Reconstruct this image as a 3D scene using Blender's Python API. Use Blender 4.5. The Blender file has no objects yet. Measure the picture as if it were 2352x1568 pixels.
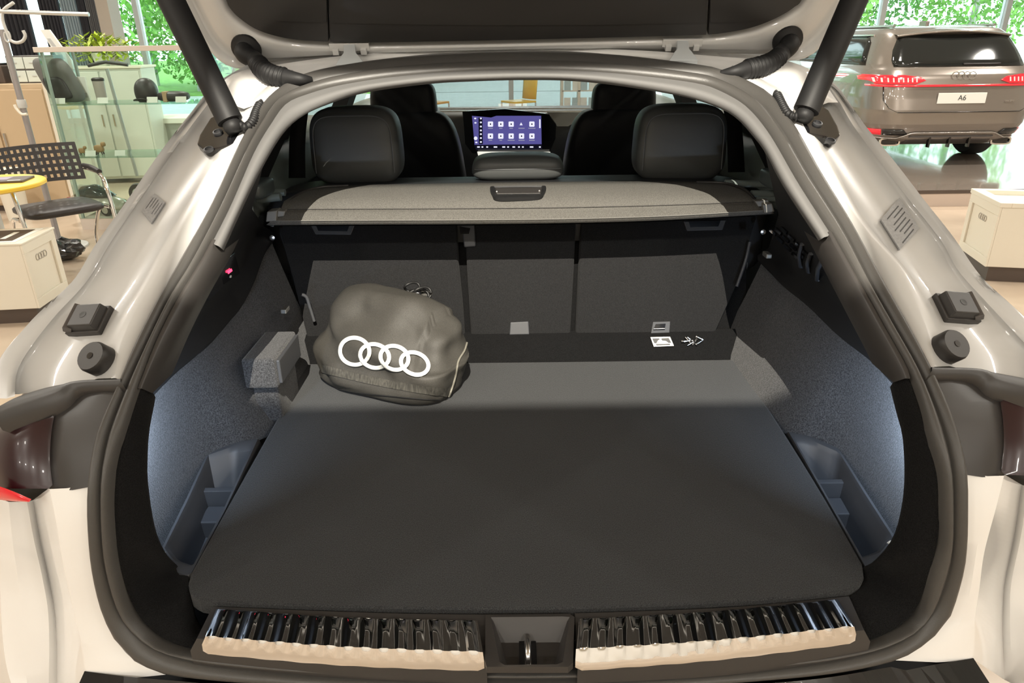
import bpy, bmesh, math, random
import numpy as np
from mathutils import Matrix, Vector, noise as mnoise
from mathutils.bvhtree import BVHTree
random.seed(7)
SC = bpy.context.scene
COL = SC.collection

# ------------------------------------------------------------------ camera
FPX, PITCH, YAW, ROLL = 1620.0, math.radians(23.1), -0.00254, 0.01359
CAM = np.array([-0.0135, -0.67, 1.5])
_f = np.array([math.sin(YAW)*math.cos(PITCH), math.cos(YAW)*math.cos(PITCH), -math.sin(PITCH)])
_r0 = np.array([math.cos(YAW), -math.sin(YAW), 0.0]); _u0 = np.cross(_r0, _f)
_r = math.cos(ROLL)*_r0 - math.sin(ROLL)*_u0
_u = math.sin(ROLL)*_r0 + math.cos(ROLL)*_u0
cd = bpy.data.cameras.new('camera'); cam = bpy.data.objects.new('camera', cd); COL.objects.link(cam)
cd.sensor_width = 36.0; cd.lens = FPX/2352*36.0; cd.clip_start = 0.05; cd.clip_end = 300
m4 = Matrix.Identity(4)
for i in range(3):
    m4[i][0] = _r[i]; m4[i][1] = _u[i]; m4[i][2] = -_f[i]; m4[i][3] = CAM[i]
cam.matrix_world = m4
SC.camera = cam

# ------------------------------------------------------------------ world, exposure, lights
w = bpy.data.worlds.new('overcast_sky'); SC.world = w; w.use_nodes = True
bgn = w.node_tree.nodes['Background']
bgn.inputs['Color'].default_value = (0.82, 0.93, 1.0, 1); bgn.inputs['Strength'].default_value = 4.5
SC.view_settings.view_transform = 'Standard'; SC.view_settings.look = 'None'
SC.view_settings.gamma = 1.0; SC.view_settings.use_curve_mapping = False
SC.view_settings.exposure = 0.0
WARM = (1.0, 0.95, 0.87)
LAMP_W, SPOT_W, LED_W = 1.05, 1150.0, 1.35
CEIL = 4.2
LAMPS = [(x, y, e) for y, e, xs in ((-4.8, 66, (-6, -3.4, -1.2, 1.2, 3.4, 6)), (-2.4, 26, (-6, -3.2, 3.2, 6)), (0.4, 44, (-6.4, -4.0, 4.0, 6.4)), (3.4, 72, (-6.4, -4.0, 4.0, 6.4)), (6.6, 72, (-7, -4.2, 0, 4.2, 7)), (9.8, 72, (-7, -3.6, 0, 3.6, 7))) for x in xs]
def area_light(name, loc, energy, size, color, target=None):
    l = bpy.data.lights.new(name, 'AREA'); l.shape = 'DISK'; l.size = size; l.energy = energy; l.color = color
    o = bpy.data.objects.new(name, l); COL.objects.link(o); o.location = loc
    if target is not None:
        o.rotation_euler = (Vector(target)-Vector(loc)).to_track_quat('-Z', 'Y').to_euler()
    return o
for (x, y, e) in LAMPS:
    area_light('downlight_light', (x, y, CEIL-0.09), LAMP_W*e, 0.3, WARM)
SPOT_POS = (0.0, -1.75, 3.3); SPOT_ELEV = math.radians(41.5)   # axis dips 41.5 degrees towards the boot
SPOT_AIM = (0.0, -1.75+math.cos(SPOT_ELEV), 3.3-math.sin(SPOT_ELEV))
sl = bpy.data.lights.new('added_spot_light', 'SPOT'); sl.energy = SPOT_W; sl.color = (1.0, 0.93, 0.80)  # added unseen spot that makes the lit strip on the boot floor
sl.spot_size = math.radians(36); sl.spot_blend = 0.05; sl.shadow_soft_size = 0.0012
so = bpy.data.objects.new('added_spot_light', sl); COL.objects.link(so); so.location = SPOT_POS
so.rotation_euler = (Vector(SPOT_AIM)-Vector(SPOT_POS)).to_track_quat('-Z', 'Y').to_euler()

# ------------------------------------------------------------------ pixel -> real surface helpers (all at true depth)
def ray(px, py):
    return _r*((px-1176)/FPX) + _u*(-(py-784)/FPX) + _f
def P(px, py, X=None, Y=None, Z=None):
    d = ray(px, py)
    if X is not None: t = (X-CAM[0])/d[0]
    elif Y is not None: t = (Y-CAM[1])/d[1]
    else: t = (Z-CAM[2])/d[2]
    return CAM + d*t
def catmull(pts, per=12, closed=False):
    pts = [np.array(p, float) for p in pts]; n = len(pts); out = []
    rng = range(n) if closed else range(n-1)
    for i in rng:
        if closed: p0, p1, p2, p3 = pts[i-1], pts[i], pts[(i+1) % n], pts[(i+2) % n]
        else:
            p1, p2 = pts[i], pts[i+1]
            p0 = pts[i-1] if i > 0 else 2*p1-p2
            p3 = pts[i+2] if i+2 < n else 2*p2-p1
        for k in range(per):
            t = k/per
            out.append(0.5*((2*p1)+(-p0+p2)*t+(2*p0-5*p1+4*p2-p3)*t*t+(-p0+3*p1-3*p2+p3)*t**3))
    if not closed: out.append(pts[-1])
    return np.array(out)
def resample(pts, n, closed=False, smooth=True):
    c = catmull(pts, 10, closed) if smooth else np.array(pts, float)
    if closed: c = np.vstack([c, c[:1]])
    s = np.concatenate([[0], np.cumsum(np.linalg.norm(np.diff(c, axis=0), axis=1))])
    t = np.linspace(0, s[-1], n+1 if closed else n)
    if closed: t = t[:-1]
    return np.stack([np.interp(t, s, c[:, k]) for k in range(c.shape[1])], 1)
_pt = catmull([(0.4, -.08), (0.6, -.05), (0.72, -.02), (0.80, .0), (0.95, .012), (1.03, .045), (1.11, .14), (1.28, .41), (1.43, .71), (1.475, .86), (1.505, 1.0), (1.53, 1.3), (1.55, 2.0)], 14)
_o = np.argsort(_pt[:, 0])
def prof(z): return float(np.interp(z, _pt[_o, 0], _pt[_o, 1]))
def gx(x):
    x = abs(x); g = 0.12*min(x, .5)**2
    if x > .5: e = x-.5; g += .12*e + .9*e*e
    return g
def S(px, py, off=0.0):
    """point where the view ray meets the rear-opening surface of the car shifted by off into the car"""
    d = ray(px, py); t0 = 0.3; f0 = None
    F = lambda t: (CAM+d*t)[1] - (prof((CAM+d*t)[2]) + gx((CAM+d*t)[0]) + off)
    for i in range(600):
        t1 = 0.3 + i*0.006
        f1 = F(t1)
        if f0 is not None and f0 < 0 <= f1:
            a, b = t0, t1
            for _ in range(30):
                m = (a+b)/2
                if F(m) < 0: a = m
                else: b = m
            return CAM + d*a
        t0, f0 = t1, f1
    return CAM + d*2.0
def tg_plane(px, py, off=0.0):
    """point on the raised tailgate's inner plane (it leans rearwards going up)"""
    p0 = np.array([0, .905, 1.455]); n = np.array([0, -1.0, -.5]); n /= np.linalg.norm(n)
    d = ray(px, py); t = np.dot(p0 + n*off - CAM, n)/np.dot(d, n)
    return CAM + d*t
TGN = np.array([0, -1.0, -.5])/np.linalg.norm([0, -1.0, -.5])

# ------------------------------------------------------------------ materials
MATS = {}
def rgb(r, g, b):
    f = lambda c: ((c/255+0.055)/1.055)**2.4 if c/255 > 0.04045 else c/255/12.92
    return (f(r), f(g), f(b))
def mat(name, col=(.5, .5, .5), rough=.5, metal=0.0, coat=0.0, spec=.5, noise=None, bump=None, emit=None, trans=0.0, sheen=0.0, alpha=1.0):
    if name in MATS: return MATS[name]
    m = bpy.data.materials.new(name); m.use_nodes = True; nt = m.node_tree; b = nt.nodes['Principled BSDF']
    b.inputs['Base Color'].default_value = (*col, 1); b.inputs['Roughness'].default_value = rough
    b.inputs['Metallic'].default_value = metal; b.inputs['Coat Weight'].default_value = coat
    b.inputs['Coat Roughness'].default_value = .04; b.inputs['Specular IOR Level'].default_value = spec
    b.inputs['Sheen Weight'].default_value = sheen; b.inputs['Transmission Weight'].default_value = trans
    if noise or bump: tc = nt.nodes.new('ShaderNodeTexCoord')
    if noise:
        sc, lo, hi = noise[:3]
        nz = nt.nodes.new('ShaderNodeTexNoise'); nz.inputs['Scale'].default_value = sc; nz.inputs['Detail'].default_value = 3
        nt.links.new(tc.outputs['Object'], nz.inputs['Vector'])
        if len(noise) > 3:
            mp = nt.nodes.new('ShaderNodeMapping'); mp.inputs['Scale'].default_value = noise[3]
            nt.links.new(tc.outputs['Object'], mp.inputs['Vector']); nt.links.new(mp.outputs['Vector'], nz.inputs['Vector'])
        cr = nt.nodes.new('ShaderNodeValToRGB')
        cr.color_ramp.elements[0].position = .35; cr.color_ramp.elements[1].position = .68
        cr.color_ramp.elements[0].color = (*[c*lo for c in col], 1); cr.color_ramp.elements[1].color = (*[c*hi for c in col], 1)
        nt.links.new(nz.outputs['Fac'], cr.inputs['Fac']); nt.links.new(cr.outputs['Color'], b.inputs['Base Color'])
    if bump:
        bz = nt.nodes.new('ShaderNodeTexNoise'); bz.inputs['Scale'].default_value = bump[0]; bz.inputs['Detail'].default_value = 2
        nt.links.new(tc.outputs['Object'], bz.inputs['Vector'])
        bp = nt.nodes.new('ShaderNodeBump'); bp.inputs['Strength'].default_value = bump[1]; bp.inputs['Distance'].default_value = .002
        nt.links.new(bz.outputs['Fac'], bp.inputs['Height']); nt.links.new(bp.outputs['Normal'], b.inputs['Normal'])
    if emit:
        b.inputs['Emission Color'].default_value = (*emit[0], 1); b.inputs['Emission Strength'].default_value = emit[1]
    MATS[name] = m; return m
def glass(name, tint=(1, 1, 1), refl=1.0, ior=1.45):
    if name in MATS: return MATS[name]
    m = bpy.data.materials.new(name); m.use_nodes = True; nt = m.node_tree; nt.nodes.clear()
    o = nt.nodes.new('ShaderNodeOutputMaterial'); mx = nt.nodes.new('ShaderNodeMixShader')
    tr = nt.nodes.new('ShaderNodeBsdfTransparent'); tr.inputs['Color'].default_value = (*tint, 1)
    gl = nt.nodes.new('ShaderNodeBsdfGlossy'); gl.inputs['Roughness'].default_value = 0.01
    fr = nt.nodes.new('ShaderNodeFresnel'); fr.inputs['IOR'].default_value = ior
    mul = nt.nodes.new('ShaderNodeMath'); mul.operation = 'MULTIPLY'; mul.inputs[1].default_value = refl
    nt.links.new(fr.outputs[0], mul.inputs[0]); nt.links.new(mul.outputs[0], mx.inputs[0])
    nt.links.new(tr.outputs[0], mx.inputs[1]); nt.links.new(gl.outputs[0], mx.inputs[2]); nt.links.new(mx.outputs[0], o.inputs[0])
    MATS[name] = m; return m

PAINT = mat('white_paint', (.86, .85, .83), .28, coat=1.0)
PAINT_SHADED = mat('white_paint_shaded', (.55, .545, .53), .33, coat=.8)  # same white paint, greyed so the pillars and tailgate frame look shaded
RUBBER = mat('black_rubber', (.060, .057, .053), .40, bump=(900, .15))
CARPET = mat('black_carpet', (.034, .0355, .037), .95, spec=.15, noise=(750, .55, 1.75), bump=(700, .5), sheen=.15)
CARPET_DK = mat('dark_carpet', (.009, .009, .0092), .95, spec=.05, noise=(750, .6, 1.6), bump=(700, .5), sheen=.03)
FELT = mat('charcoal_felt', (.048, .048, .050), .95, spec=.12, noise=(420, .5, 1.7), bump=(450, .6), sheen=.2)
SEATFELT = mat('seatback_felt', (.020, .020, .0205), .95, spec=.06, noise=(600, .75, 1.3), bump=(600, .35), sheen=.05)
PLASTIC = mat('black_plastic', (.013, .013, .0135), .55, spec=.3, bump=(1200, .08))
PLASTIC_G = mat('grey_plastic', (.055, .057, .062), .45)
PLASTIC_W = mat('warm_black_plastic', (.035, .032, .030), .42)
GLOSSBLK = mat('gloss_black', (.008, .008, .009), .12, coat=.6)
HEADLINER = mat('grey_pillar_trim', (.13, .128, .125), .7)
COVERF = mat('grey_cover_fabric', (.115, .110, .100), .9, spec=.2, noise=(900, .6, 1.5), bump=(900, .3))
LEATHER = mat('black_leatherette', (.055, .058, .057), .48, bump=(500, .06))
LEATHER_D = mat('dark_leatherette', (.012, .013, .015), .5)
CHROME = mat('polished_steel', (.78, .76, .74), .045, metal=1.0)
STEEL = mat('satin_steel', (.62, .61, .60), .25, metal=1.0)
TRIMBLK = mat('tailgate_trim_black', (.017, .0165, .016), .42)
BAGCLOTH = mat('grey_brown_nylon', (.052, .049, .043), .62, spec=.4, noise=(900, .75, 1.3), bump=(1400, .12))
WHITEPRINT = mat('white_print', (.86, .86, .80), .6)
LABELGREY = mat('grey_foil_label', (.30, .30, .30), .45, noise=(300, .9, 1.1))
INK = mat('dark_ink', (.06, .06, .06), .6)
REDLAMP = mat('red_lamp_glass', (.32, .006, .010), .12, coat=1.0)
REDDARK = mat('dark_red_lamp', (.020, .003, .005), .3, coat=.15)

# ------------------------------------------------------------------ object helpers
ORG = {}
def link(o, parent=None):
    COL.objects.link(o)
    if parent is not None:
        o.parent = parent
        if o.name not in ORG: pass
    return o
def tag(o, label=None, cat=None, group=None, kind=None):
    if label: o['label'] = label
    if cat: o['category'] = cat
    if group: o['group'] = group
    if kind: o['kind'] = kind
    return o
def thing(name, label, cat, loc=(0, 0, 0), rz=0.0, group=None):
    o = bpy.data.objects.new(name, None); COL.objects.link(o)
    o.empty_display_size = .1; o.location = loc; o.rotation_euler = (0, 0, rz)
    return tag(o, label, cat, group)
def mesh(name, V, F, m, parent=None, smooth=False, label=None, world=True, bevel=None, solid=None, sub=0, angle=None):
    """one mesh object; V in world coordinates (world=True) or in the parent's local frame"""
    me = bpy.data.meshes.new(name)
    V = [tuple(float(c) for c in v) for v in V]
    me.from_pydata(V, [], [tuple(f) for f in F]); me.validate()
    bm = bmesh.new(); bm.from_mesh(me)
    bmesh.ops.recalc_face_normals(bm, faces=bm.faces)
    if bevel:
        es = [e for e in bm.edges if len(e.link_faces) == 2 and e.calc_face_angle(0) > .5]
        bmesh.ops.bevel(bm, geom=es, offset=bevel, segments=2, profile=.5, affect='EDGES', clamp_overlap=True)
    bm.to_mesh(me); bm.free()
    if smooth:
        for p in me.polygons: p.use_smooth = True
    me.materials.append(m)
    o = bpy.data.objects.new(name, me); COL.objects.link(o)
    if smooth and angle: me.set_sharp_from_angle(angle=math.radians(angle))
    if parent is not None:
        o.parent = parent
        if world:
            wl = Vector((0, 0, 0)); p = parent
            while p is not None: wl += p.location; p = p.parent
            o.location = -wl
    if solid:
        md = o.modifiers.new('thickness', 'SOLIDIFY'); md.thickness = solid; md.offset = 0
    if sub:
        md = o.modifiers.new('smooth', 'SUBSURF'); md.levels = sub; md.render_levels = sub
    if label: o['label'] = label
    return o
def grid_faces(nu, nv, cu=False, cv=False):
    F = []
    for i in range(nu if cu else nu-1):
        for j in range(nv if cv else nv-1):
            a, b = i, (i+1) % nu; c, d = j, (j+1) % nv
            F.append((a*nv+c, b*nv+c, b*nv+d, a*nv+d))
    return F
def loft(name, rows, m, parent=None, cu=False, cv=False, caps=False, **k):
    rows = [np.array(r) for r in rows]; nu, nv = len(rows), len(rows[0])
    V = np.vstack(rows); F = grid_faces(nu, nv, cu, cv)
    if caps:
        F.append(tuple(range(nv-1, -1, -1))); F.append(tuple((nu-1)*nv+j for j in range(nv)))
    k.setdefault('smooth', True)
    return mesh(name, V, F, m, parent, **k)
def join(parts):
    V, F = [], []
    for v, f in parts:
        n = len(V); V += [tuple(x) for x in v]; F += [tuple(i+n for i in q) for q in f]
    return V, F
def boxd(x0, x1, y0, y1, z0, z1):
    V = [(x, y, z) for x in (x0, x1) for y in (y0, y1) for z in (z0, z1)]
    return V, [(0, 1, 3, 2), (4, 6, 7, 5), (0, 4, 5, 1), (2, 3, 7, 6), (0, 2, 6, 4), (1, 5, 7, 3)]
def box(name, x0, x1, y0, y1, z0, z1, m, parent=None, **k):
    k.setdefault('world', False)
    return mesh(name, *boxd(x0, x1, y0, y1, z0, z1), m, parent, **k)
def frames(path):
    path = np.array(path, float); n = len(path); T = np.gradient(path, axis=0)
    T /= np.linalg.norm(T, axis=1)[:, None]+1e-12
    a = np.array([0, 0, 1.0]) if abs(T[0][2]) < .9 else np.array([1.0, 0, 0])
    N = np.cross(T[0], a); N /= np.linalg.norm(N); out = []
    for i in range(n):
        N = N - T[i]*np.dot(N, T[i]); N /= np.linalg.norm(N)+1e-12
        out.append((T[i], N.copy(), np.cross(T[i], N)))
    return out
def tubed(path, r, seg=12, caps=True):
    path = np.array(path, float); fr = frames(path); n = len(path)
    rr = np.full(n, r) if np.isscalar(r) else np.array(r)
    V = []
    for p, (t, a, b), q in zip(path, fr, rr):
        for k in range(seg):
            th = 2*math.pi*k/seg; V.append(p + q*(math.cos(th)*a+math.sin(th)*b))
    F = grid_faces(n, seg, False, True)
    if caps:
        F.append(tuple(range(seg-1, -1, -1))); F.append(tuple((n-1)*seg+j for j in range(seg)))
    return V, F
def tube(name, path, r, m, parent=None, seg=12, **k):
    k.setdefault('smooth', True); k.setdefault('angle', 50)
    return mesh(name, *tubed(path, r, seg), m, parent, **k)
def lathed(prof_, seg=24, c=(0, 0, 0), axis='z'):
    V = []
    for (r, h) in prof_:
        for k in range(seg):
            th = 2*math.pi*k/seg; x, y = r*math.cos(th), r*math.sin(th)
            q = {'z': (x, y, h), 'x': (h, x, y), 'y': (x, h, y)}[axis]
            V.append((q[0]+c[0], q[1]+c[1], q[2]+c[2]))
    F = grid_faces(len(prof_), seg, False, True)
    F.append(tuple(range(seg-1, -1, -1))); F.append(tuple((len(prof_)-1)*seg+j for j in range(seg)))
    return V, F
def lathe(name, prof_, m, parent=None, seg=24, c=(0, 0, 0), axis='z', **k):
    k.setdefault('smooth', True); k.setdefault('angle', 40); k.setdefault('world', False)
    return mesh(name, *lathed(prof_, seg, c, axis), m, parent, **k)
def prism(name, poly, thick, m, parent=None, normal=None, **k):
    """planar polygon (3-D points) extruded along -normal by thick"""
    poly = [np.array(p, float) for p in poly]
    if normal is None:
        normal = sum(np.cross(poly[i]-poly[0], poly[i+1]-poly[0]) for i in range(1, len(poly)-1))
    nrm = np.array(normal, float); nrm /= np.linalg.norm(nrm); n = len(poly)
    if np.dot(nrm, CAM-poly[0]) < 0 and k.pop('face_cam', True): nrm = -nrm
    k.pop('face_cam', None)
    V = poly + [p-nrm*thick for p in poly]
    F = [tuple(range(n)), tuple(range(2*n-1, n-1, -1))] + [(i, (i+1) % n, n+(i+1) % n, n+i) for i in range(n)]
    return mesh(name, V, F, m, parent, **k)
def slab(name, pts, thick, m, parent=None, **k):
    return prism(name, pts, thick, m, parent, **k)
def ring_pts(c, rx, ry, n=28, rot=0.0):
    out = []
    for k in range(n):
        a = 2*math.pi*k/n; x, y = rx*math.cos(a), ry*math.sin(a)
        out.append((c[0]+x*math.cos(rot)-y*math.sin(rot), c[1]+x*math.sin(rot)+y*math.cos(rot)))
    return out
def text(name, s, size, m, parent, loc, rot, ext=.001, align='CENTER'):
    cu = bpy.data.curves.new(name, 'FONT'); cu.body = s; cu.size = size; cu.extrude = ext; cu.align_x = align; cu.align_y = 'CENTER'
    cu.materials.append(m); o = bpy.data.objects.new(name, cu); COL.objects.link(o); o.parent = parent
    o.location = loc; o.rotation_euler = rot
    bpy.context.view_layer.update(); me = bpy.data.meshes.new_from_object(o); q = bpy.data.objects.new(name, me); COL.objects.link(q); q.parent = parent
    q.location = loc; q.rotation_euler = rot; bpy.data.objects.remove(o); q.name = name; return q
def flat_rings(cx, cz, r, wd, y0, n=4, gap=1.45, depth=.002, seg=28):
    """n interlocked flat rings in the local xz plane at y0"""
    parts = []
    for i in range(n):
        c = cx + (i-(n-1)/2)*gap*r; V = []; yo = y0 - depth*.3*(i % 2)
        for rr, yy in ((r, yo), (r-wd, yo), (r-wd, yo-depth), (r, yo-depth)):
            for k in range(seg):
                a = 2*math.pi*k/seg; V.append((c+rr*math.cos(a), yy, cz+rr*math.sin(a)))
        parts.append((V, grid_faces(4, seg, True, True)))
    return join(parts)

# ================================================================== ROOM SHELL
WALLW = mat('wall_white', (.74, .72, .68), .8)
CEILM = mat('ceiling_white', (.72, .70, .66), .85)
FLOORM = mat('floor_tile', (.52, .42, .32), .22, noise=(1.6, .88, 1.12, (1, 1, 1)), coat=.15)
FRAMEW = mat('window_frame_light', (.62, .64, .64), .4)
WGLASS = glass('window_glass', (.90, .97, .94), .8)
RX0, RX1, RY0, RY1 = -12.5, 12.5, -7.0, 15.0
def struct(o): return tag(o, kind='structure')
struct(box('floor', RX0, RX1, RY0, RY1, -.12, 0, FLOORM))
struct(box('ceiling', RX0, RX1, RY0, RY1, CEIL, CEIL+.15, CEILM))
struct(box('wall_back', RX0, RX1, RY0-.2, RY0, 0, CEIL, WALLW))
struct(box('wall_left', RX0-.2, RX0, RY0, RY1, 0, CEIL, WALLW))
struct(box('wall_right', RX1, RX1+.2, RY0, RY1, 0, CEIL, WALLW))

# added unseen spotlight; shutters mask its beam to the back of the boot
fs_ = thing('added_spotlight', 'black ceiling spotlight with four shutter blades above the open boot', 'spotlight', (SPOT_POS[0], SPOT_POS[1], CEIL))
ax_ = np.array([0, math.cos(SPOT_ELEV), -math.sin(SPOT_ELEV)]); up_ = np.array([0, math.sin(SPOT_ELEV), math.cos(SPOT_ELEV)]); sp0 = np.array(SPOT_POS)
mesh('housing', *tubed([sp0-ax_*.22, sp0-ax_*.20, sp0-ax_*.02], [.03, .055, .055], 24), PLASTIC, fs_, smooth=True, angle=40)
mesh('mounting_arm', *tubed([sp0-ax_*.12+[0, 0, .04], [SPOT_POS[0], SPOT_POS[1]-.08, CEIL-.002]], .012, 12), PLASTIC, fs_, smooth=True, angle=40)
SD = .20; lo_, hi_, lat_ = math.tan(math.radians(5.0))*SD, math.tan(math.radians(5.0))*SD, .170*SD
for (xa, xb, ua, ub) in ((-.10, .10, -.10, -lo_), (-.10, .10, hi_, .10), (-.10, -lat_, -lo_, hi_), (lat_, .10, -lo_, hi_)):
    q = [sp0+ax_*SD+np.array([x, 0, 0])+up_*u for x, u in ((xa, ua), (xb, ua), (xb, ub), (xa, ub))]
    mesh('beam_mask_blade', q+[v+ax_*.001 for v in q], [(0, 1, 2, 3), (7, 6, 5, 4), (0, 4, 5, 1), (1, 5, 6, 2), (2, 6, 7, 3), (3, 7, 4, 0)], PLASTIC, fs_)
for xa in (-.06, .06): mesh('blade_stay', *tubed([sp0-ax_*.03+[xa*.9, 0, 0], sp0+ax_*SD+[xa, 0, 0]], .003, 8), PLASTIC, fs_)

# ================================================================== WHITE CAR
car = thing('white_car', 'white fastback car with its tailgate raised and open boot facing the viewer', 'car', (0, 2.2, 0))

OUT = [(1213,1586),(900,1580),(600,1568),(450,1556),(377,1545),(330,1525),(284,1493),(241,1413),(216,1314),(205,1200),(206,1114),(216,1040),(232,982),(277,882),(318,783),(370,683),(413,605),(485,478),(546,344),(582,280),(615,230),(678,182),(740,163),(806,151),(870,142),(959,134),(1080,127),(1200,124),(1330,126),(1450,134),(1600,153),(1652,163),(1710,186),(1767,217),(1800,257),(1831,301),(1882,393),(1956,517),(2028,650),(2085,750),(2135,846),(2170,920),(2198,1000),(2217,1085),(2219,1180),(2217,1250),(2208,1314),(2179,1413),(2140,1460),(2100,1490),(2053,1514),(1950,1538),(1800,1556),(1500,1578)]
VAL = [(1213,1558),(900,1553),(700,1545),(500,1527),(420,1511),(372,1495),(330,1472),(277,1413),(244,1314),(233,1220),(232,1114),(240,1045),(255,982),(295,882),(342,783),(391,683),(439,605),(505,478),(564,350),(602,280),(638,232),(690,200),(750,181),(806,170),(880,158),(959,151),(1080,144),(1200,141),(1330,143),(1450,152),(1600,170),(1650,182),(1700,205),(1745,236),(1778,275),(1808,318),(1858,405),(1934,525),(1998,650),(2057,755),(2108,846),(2143,925),(2170,1000),(2187,1085),(2190,1180),(2188,1250),(2179,1314),(2148,1395),(2110,1440),(2075,1467),(2020,1490),(1930,1512),(1800,1530),(1500,1551)]
INN = [(1213,1534),(900,1530),(700,1522),(550,1508),(429,1493),(395,1485),(363,1470),(307,1413),(274,1314),(260,1220),(257,1114),(267,1050),(288,982),(323,882),(361,783),(411,683),(459,605),(525,478),(582,350),(622,282),(658,235),(712,212),(760,198),(806,189),(880,177),(959,169),(1080,161),(1200,158),(1330,161),(1450,170),(1600,189),(1645,202),(1690,225),(1725,252),(1757,290),(1785,333),(1834,418),(1912,540),(1973,650),(2031,755),(2082,846),(2114,925),(2134,1000),(2158,1085),(2162,1180),(2160,1250),(2139,1314),(2109,1413),(2080,1440),(2050,1455),(1997,1476),(1920,1492),(1800,1506),(1500,1527)]
NS = 200
def surf_norm(p, off=0.0):
    e = 1e-3
    gxd = (gx(p[0]+e)-gx(p[0]-e))/(2*e); pz = (prof(p[2]+.01)-prof(p[2]-.01))/.02
    n = np.array([gxd, -1.0, pz]); return n/np.linalg.norm(n)
def sclosed(px, off): return resample([S(a, b, off) for a, b in px], NS, True)
def nearest(dense, q): return np.array([dense[np.argmin(((dense-p)**2).sum(1))] for p in q])
def sdense(px, off): return resample([S(a_, b_, off) for a_, b_ in px], 2600, True)
sv_ = sclosed(VAL, -.002); SID = sdense(INN, .006)
so_, si_ = nearest(sdense(OUT, -.004), sv_), nearest(SID, sv_)
nn = np.array([surf_norm(p) for p in sv_])
def bump_rows(a, b, h, ks):
    return [a*(1-k)+b*k + nn*h*math.sin(math.pi*k)**.55 for k in ks]
sd_ = sv_ - nn*.005
rows = [so_ - nn*.012] + bump_rows(so_, sd_, .011, (0, .08, .22, .4, .6, .78, .92, 1)) + bump_rows(sd_, si_, .011, (.08, .22, .4, .6, .78, .92, 1)) + [si_ - nn*.012]
loft('door_seal', [np.array(r) for r in rows], RUBBER, car, cv=True)

def SC_(px, off, n=60): return resample([S(a, b, off) for a, b in px], n)

# grey trim round the upper opening, running into the headliner
gi_out = [(487,553),(525,480),(582,350),(622,282),(658,235),(712,212),(806,189),(959,169),(1080,161),(1200,158),(1330,161),(1450,170),(1600,189),(1690,225),(1725,252),(1757,290),(1785,333),(1834,418),(1908,535)]
gi_in = [(514,575),(562,468),(603,385),(648,310),(690,270),(745,243),(840,213),(985,193),(1090,187),(1200,184),(1310,186),(1420,197),(1570,222),(1655,250),(1695,275),(1727,310),(1757,350),(1800,430),(1880,553)]
gi_mid = [((a[0]*.45+b[0]*.55), (a[1]*.45+b[1]*.55)) for a, b in zip(gi_out, gi_in)]
g0, g1, g2 = SC_(gi_out, .012, 90), SC_(gi_mid, .0, 90), SC_(gi_in, .035, 90)
g3 = g2 + np.array([0, .05, .012]); g3[:, 0] *= 1.02
g4 = g2 + np.array([0, .10, .05]); g4[:, 0] *= 1.1
loft('pillar_trim', [g0, g0*.4+g1*.6 - [0, .004, 0], g1, g1*.4+g2*.6, g2, g3, g4], HEADLINER, car, label='light grey trim round the upper opening')
# roof lining
rl = []
for y, z, hw in ((1.0, 1.50, .58), (1.4, 1.54, .60), (2.0, 1.57, .60), (2.6, 1.55, .56)):
    rl.append([(hw*math.sin(t), y, z-.10*(abs(math.sin(t))**3)) for t in np.linspace(-1.5, 1.5, 17)])
loft('roof_lining', rl, HEADLINER, car)

# black pillar trim strips below the grey
for sgn, po, pi_ in ((-1, [(487,555),(459,605),(411,683),(361,783),(325,880),(318,900)], [(517,572),(492,622),(447,700),(400,790),(362,875),(350,903)]),
                     (1, [(1908,537),(1973,650),(2031,755),(2082,846),(2092,880)], [(1882,553),(1938,660),(1992,762),(2036,845),(2052,878)])):
    a, b = SC_(po, .012, 40), SC_(pi_, .04, 40); n2 = np.array([surf_norm(p) for p in a])
    loft('lower_pillar_trim', [a, a*.7+b*.3+n2*.012, a*.4+b*.6+n2*.012, b, b+[0, .06, 0]], PLASTIC_W, car)

# carpeted opening trim round the lower half
to = [(325,880),(288,982),(267,1050),(257,1114),(260,1220),(274,1314),(307,1413),(363,1470),(429,1493),(550,1508),(900,1530),(1213,1534),(1500,1527),(1800,1506),(1920,1492),(1997,1476),(2050,1455),(2109,1413),(2139,1314),(2160,1250),(2162,1180),(2158,1085),(2134,1000),(2114,925),(2085,862)]
ti = [(352,903),(337,985),(333,1055),(335,1110),(350,1205),(375,1266),(408,1300),(432,1322),(437,1358),(455,1386),(640,1402),(900,1410),(1213,1412),(1500,1403),(1800,1386),(1955,1368),(1978,1342),(1982,1305),(2010,1288),(2045,1250),(2068,1200),(2083,1110),(2080,1000),(2065,940),(2050,880)]
a = nearest(SID, resample([S(p, q, .006) for p, q in to], 120)); a = a - np.array([surf_norm(p) for p in a])*.003
for _ in range(6): a[1:-1] = (a[:-2]+a[1:-1]*2+a[2:])/4
def ti3(p, q):
    if q > 1290: return P(p, q, Z=.803) - np.array([0, 0, .045 if (q > 1380 and 450 < p < 1900) else 0])
    return S(p, q, .055)
b = resample([ti3(p, q) for p, q in ti], 120)
mid = a*.5+b*.5 + np.array([0, -.004, .008])
bb = b + np.array([0, .012, -.012]); bb[:, 0] *= 1.01
b3 = b + np.array([0, .02, -.03]); b3[:, 0] *= 1.06
loft('opening_trim', [a + [0, .006, -.006], a, a*.75+b*.25+[0, -.003, .006], mid, a*.25+b*.75+[0, -.002, .004], b, bb, b3], CARPET_DK, car)

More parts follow.
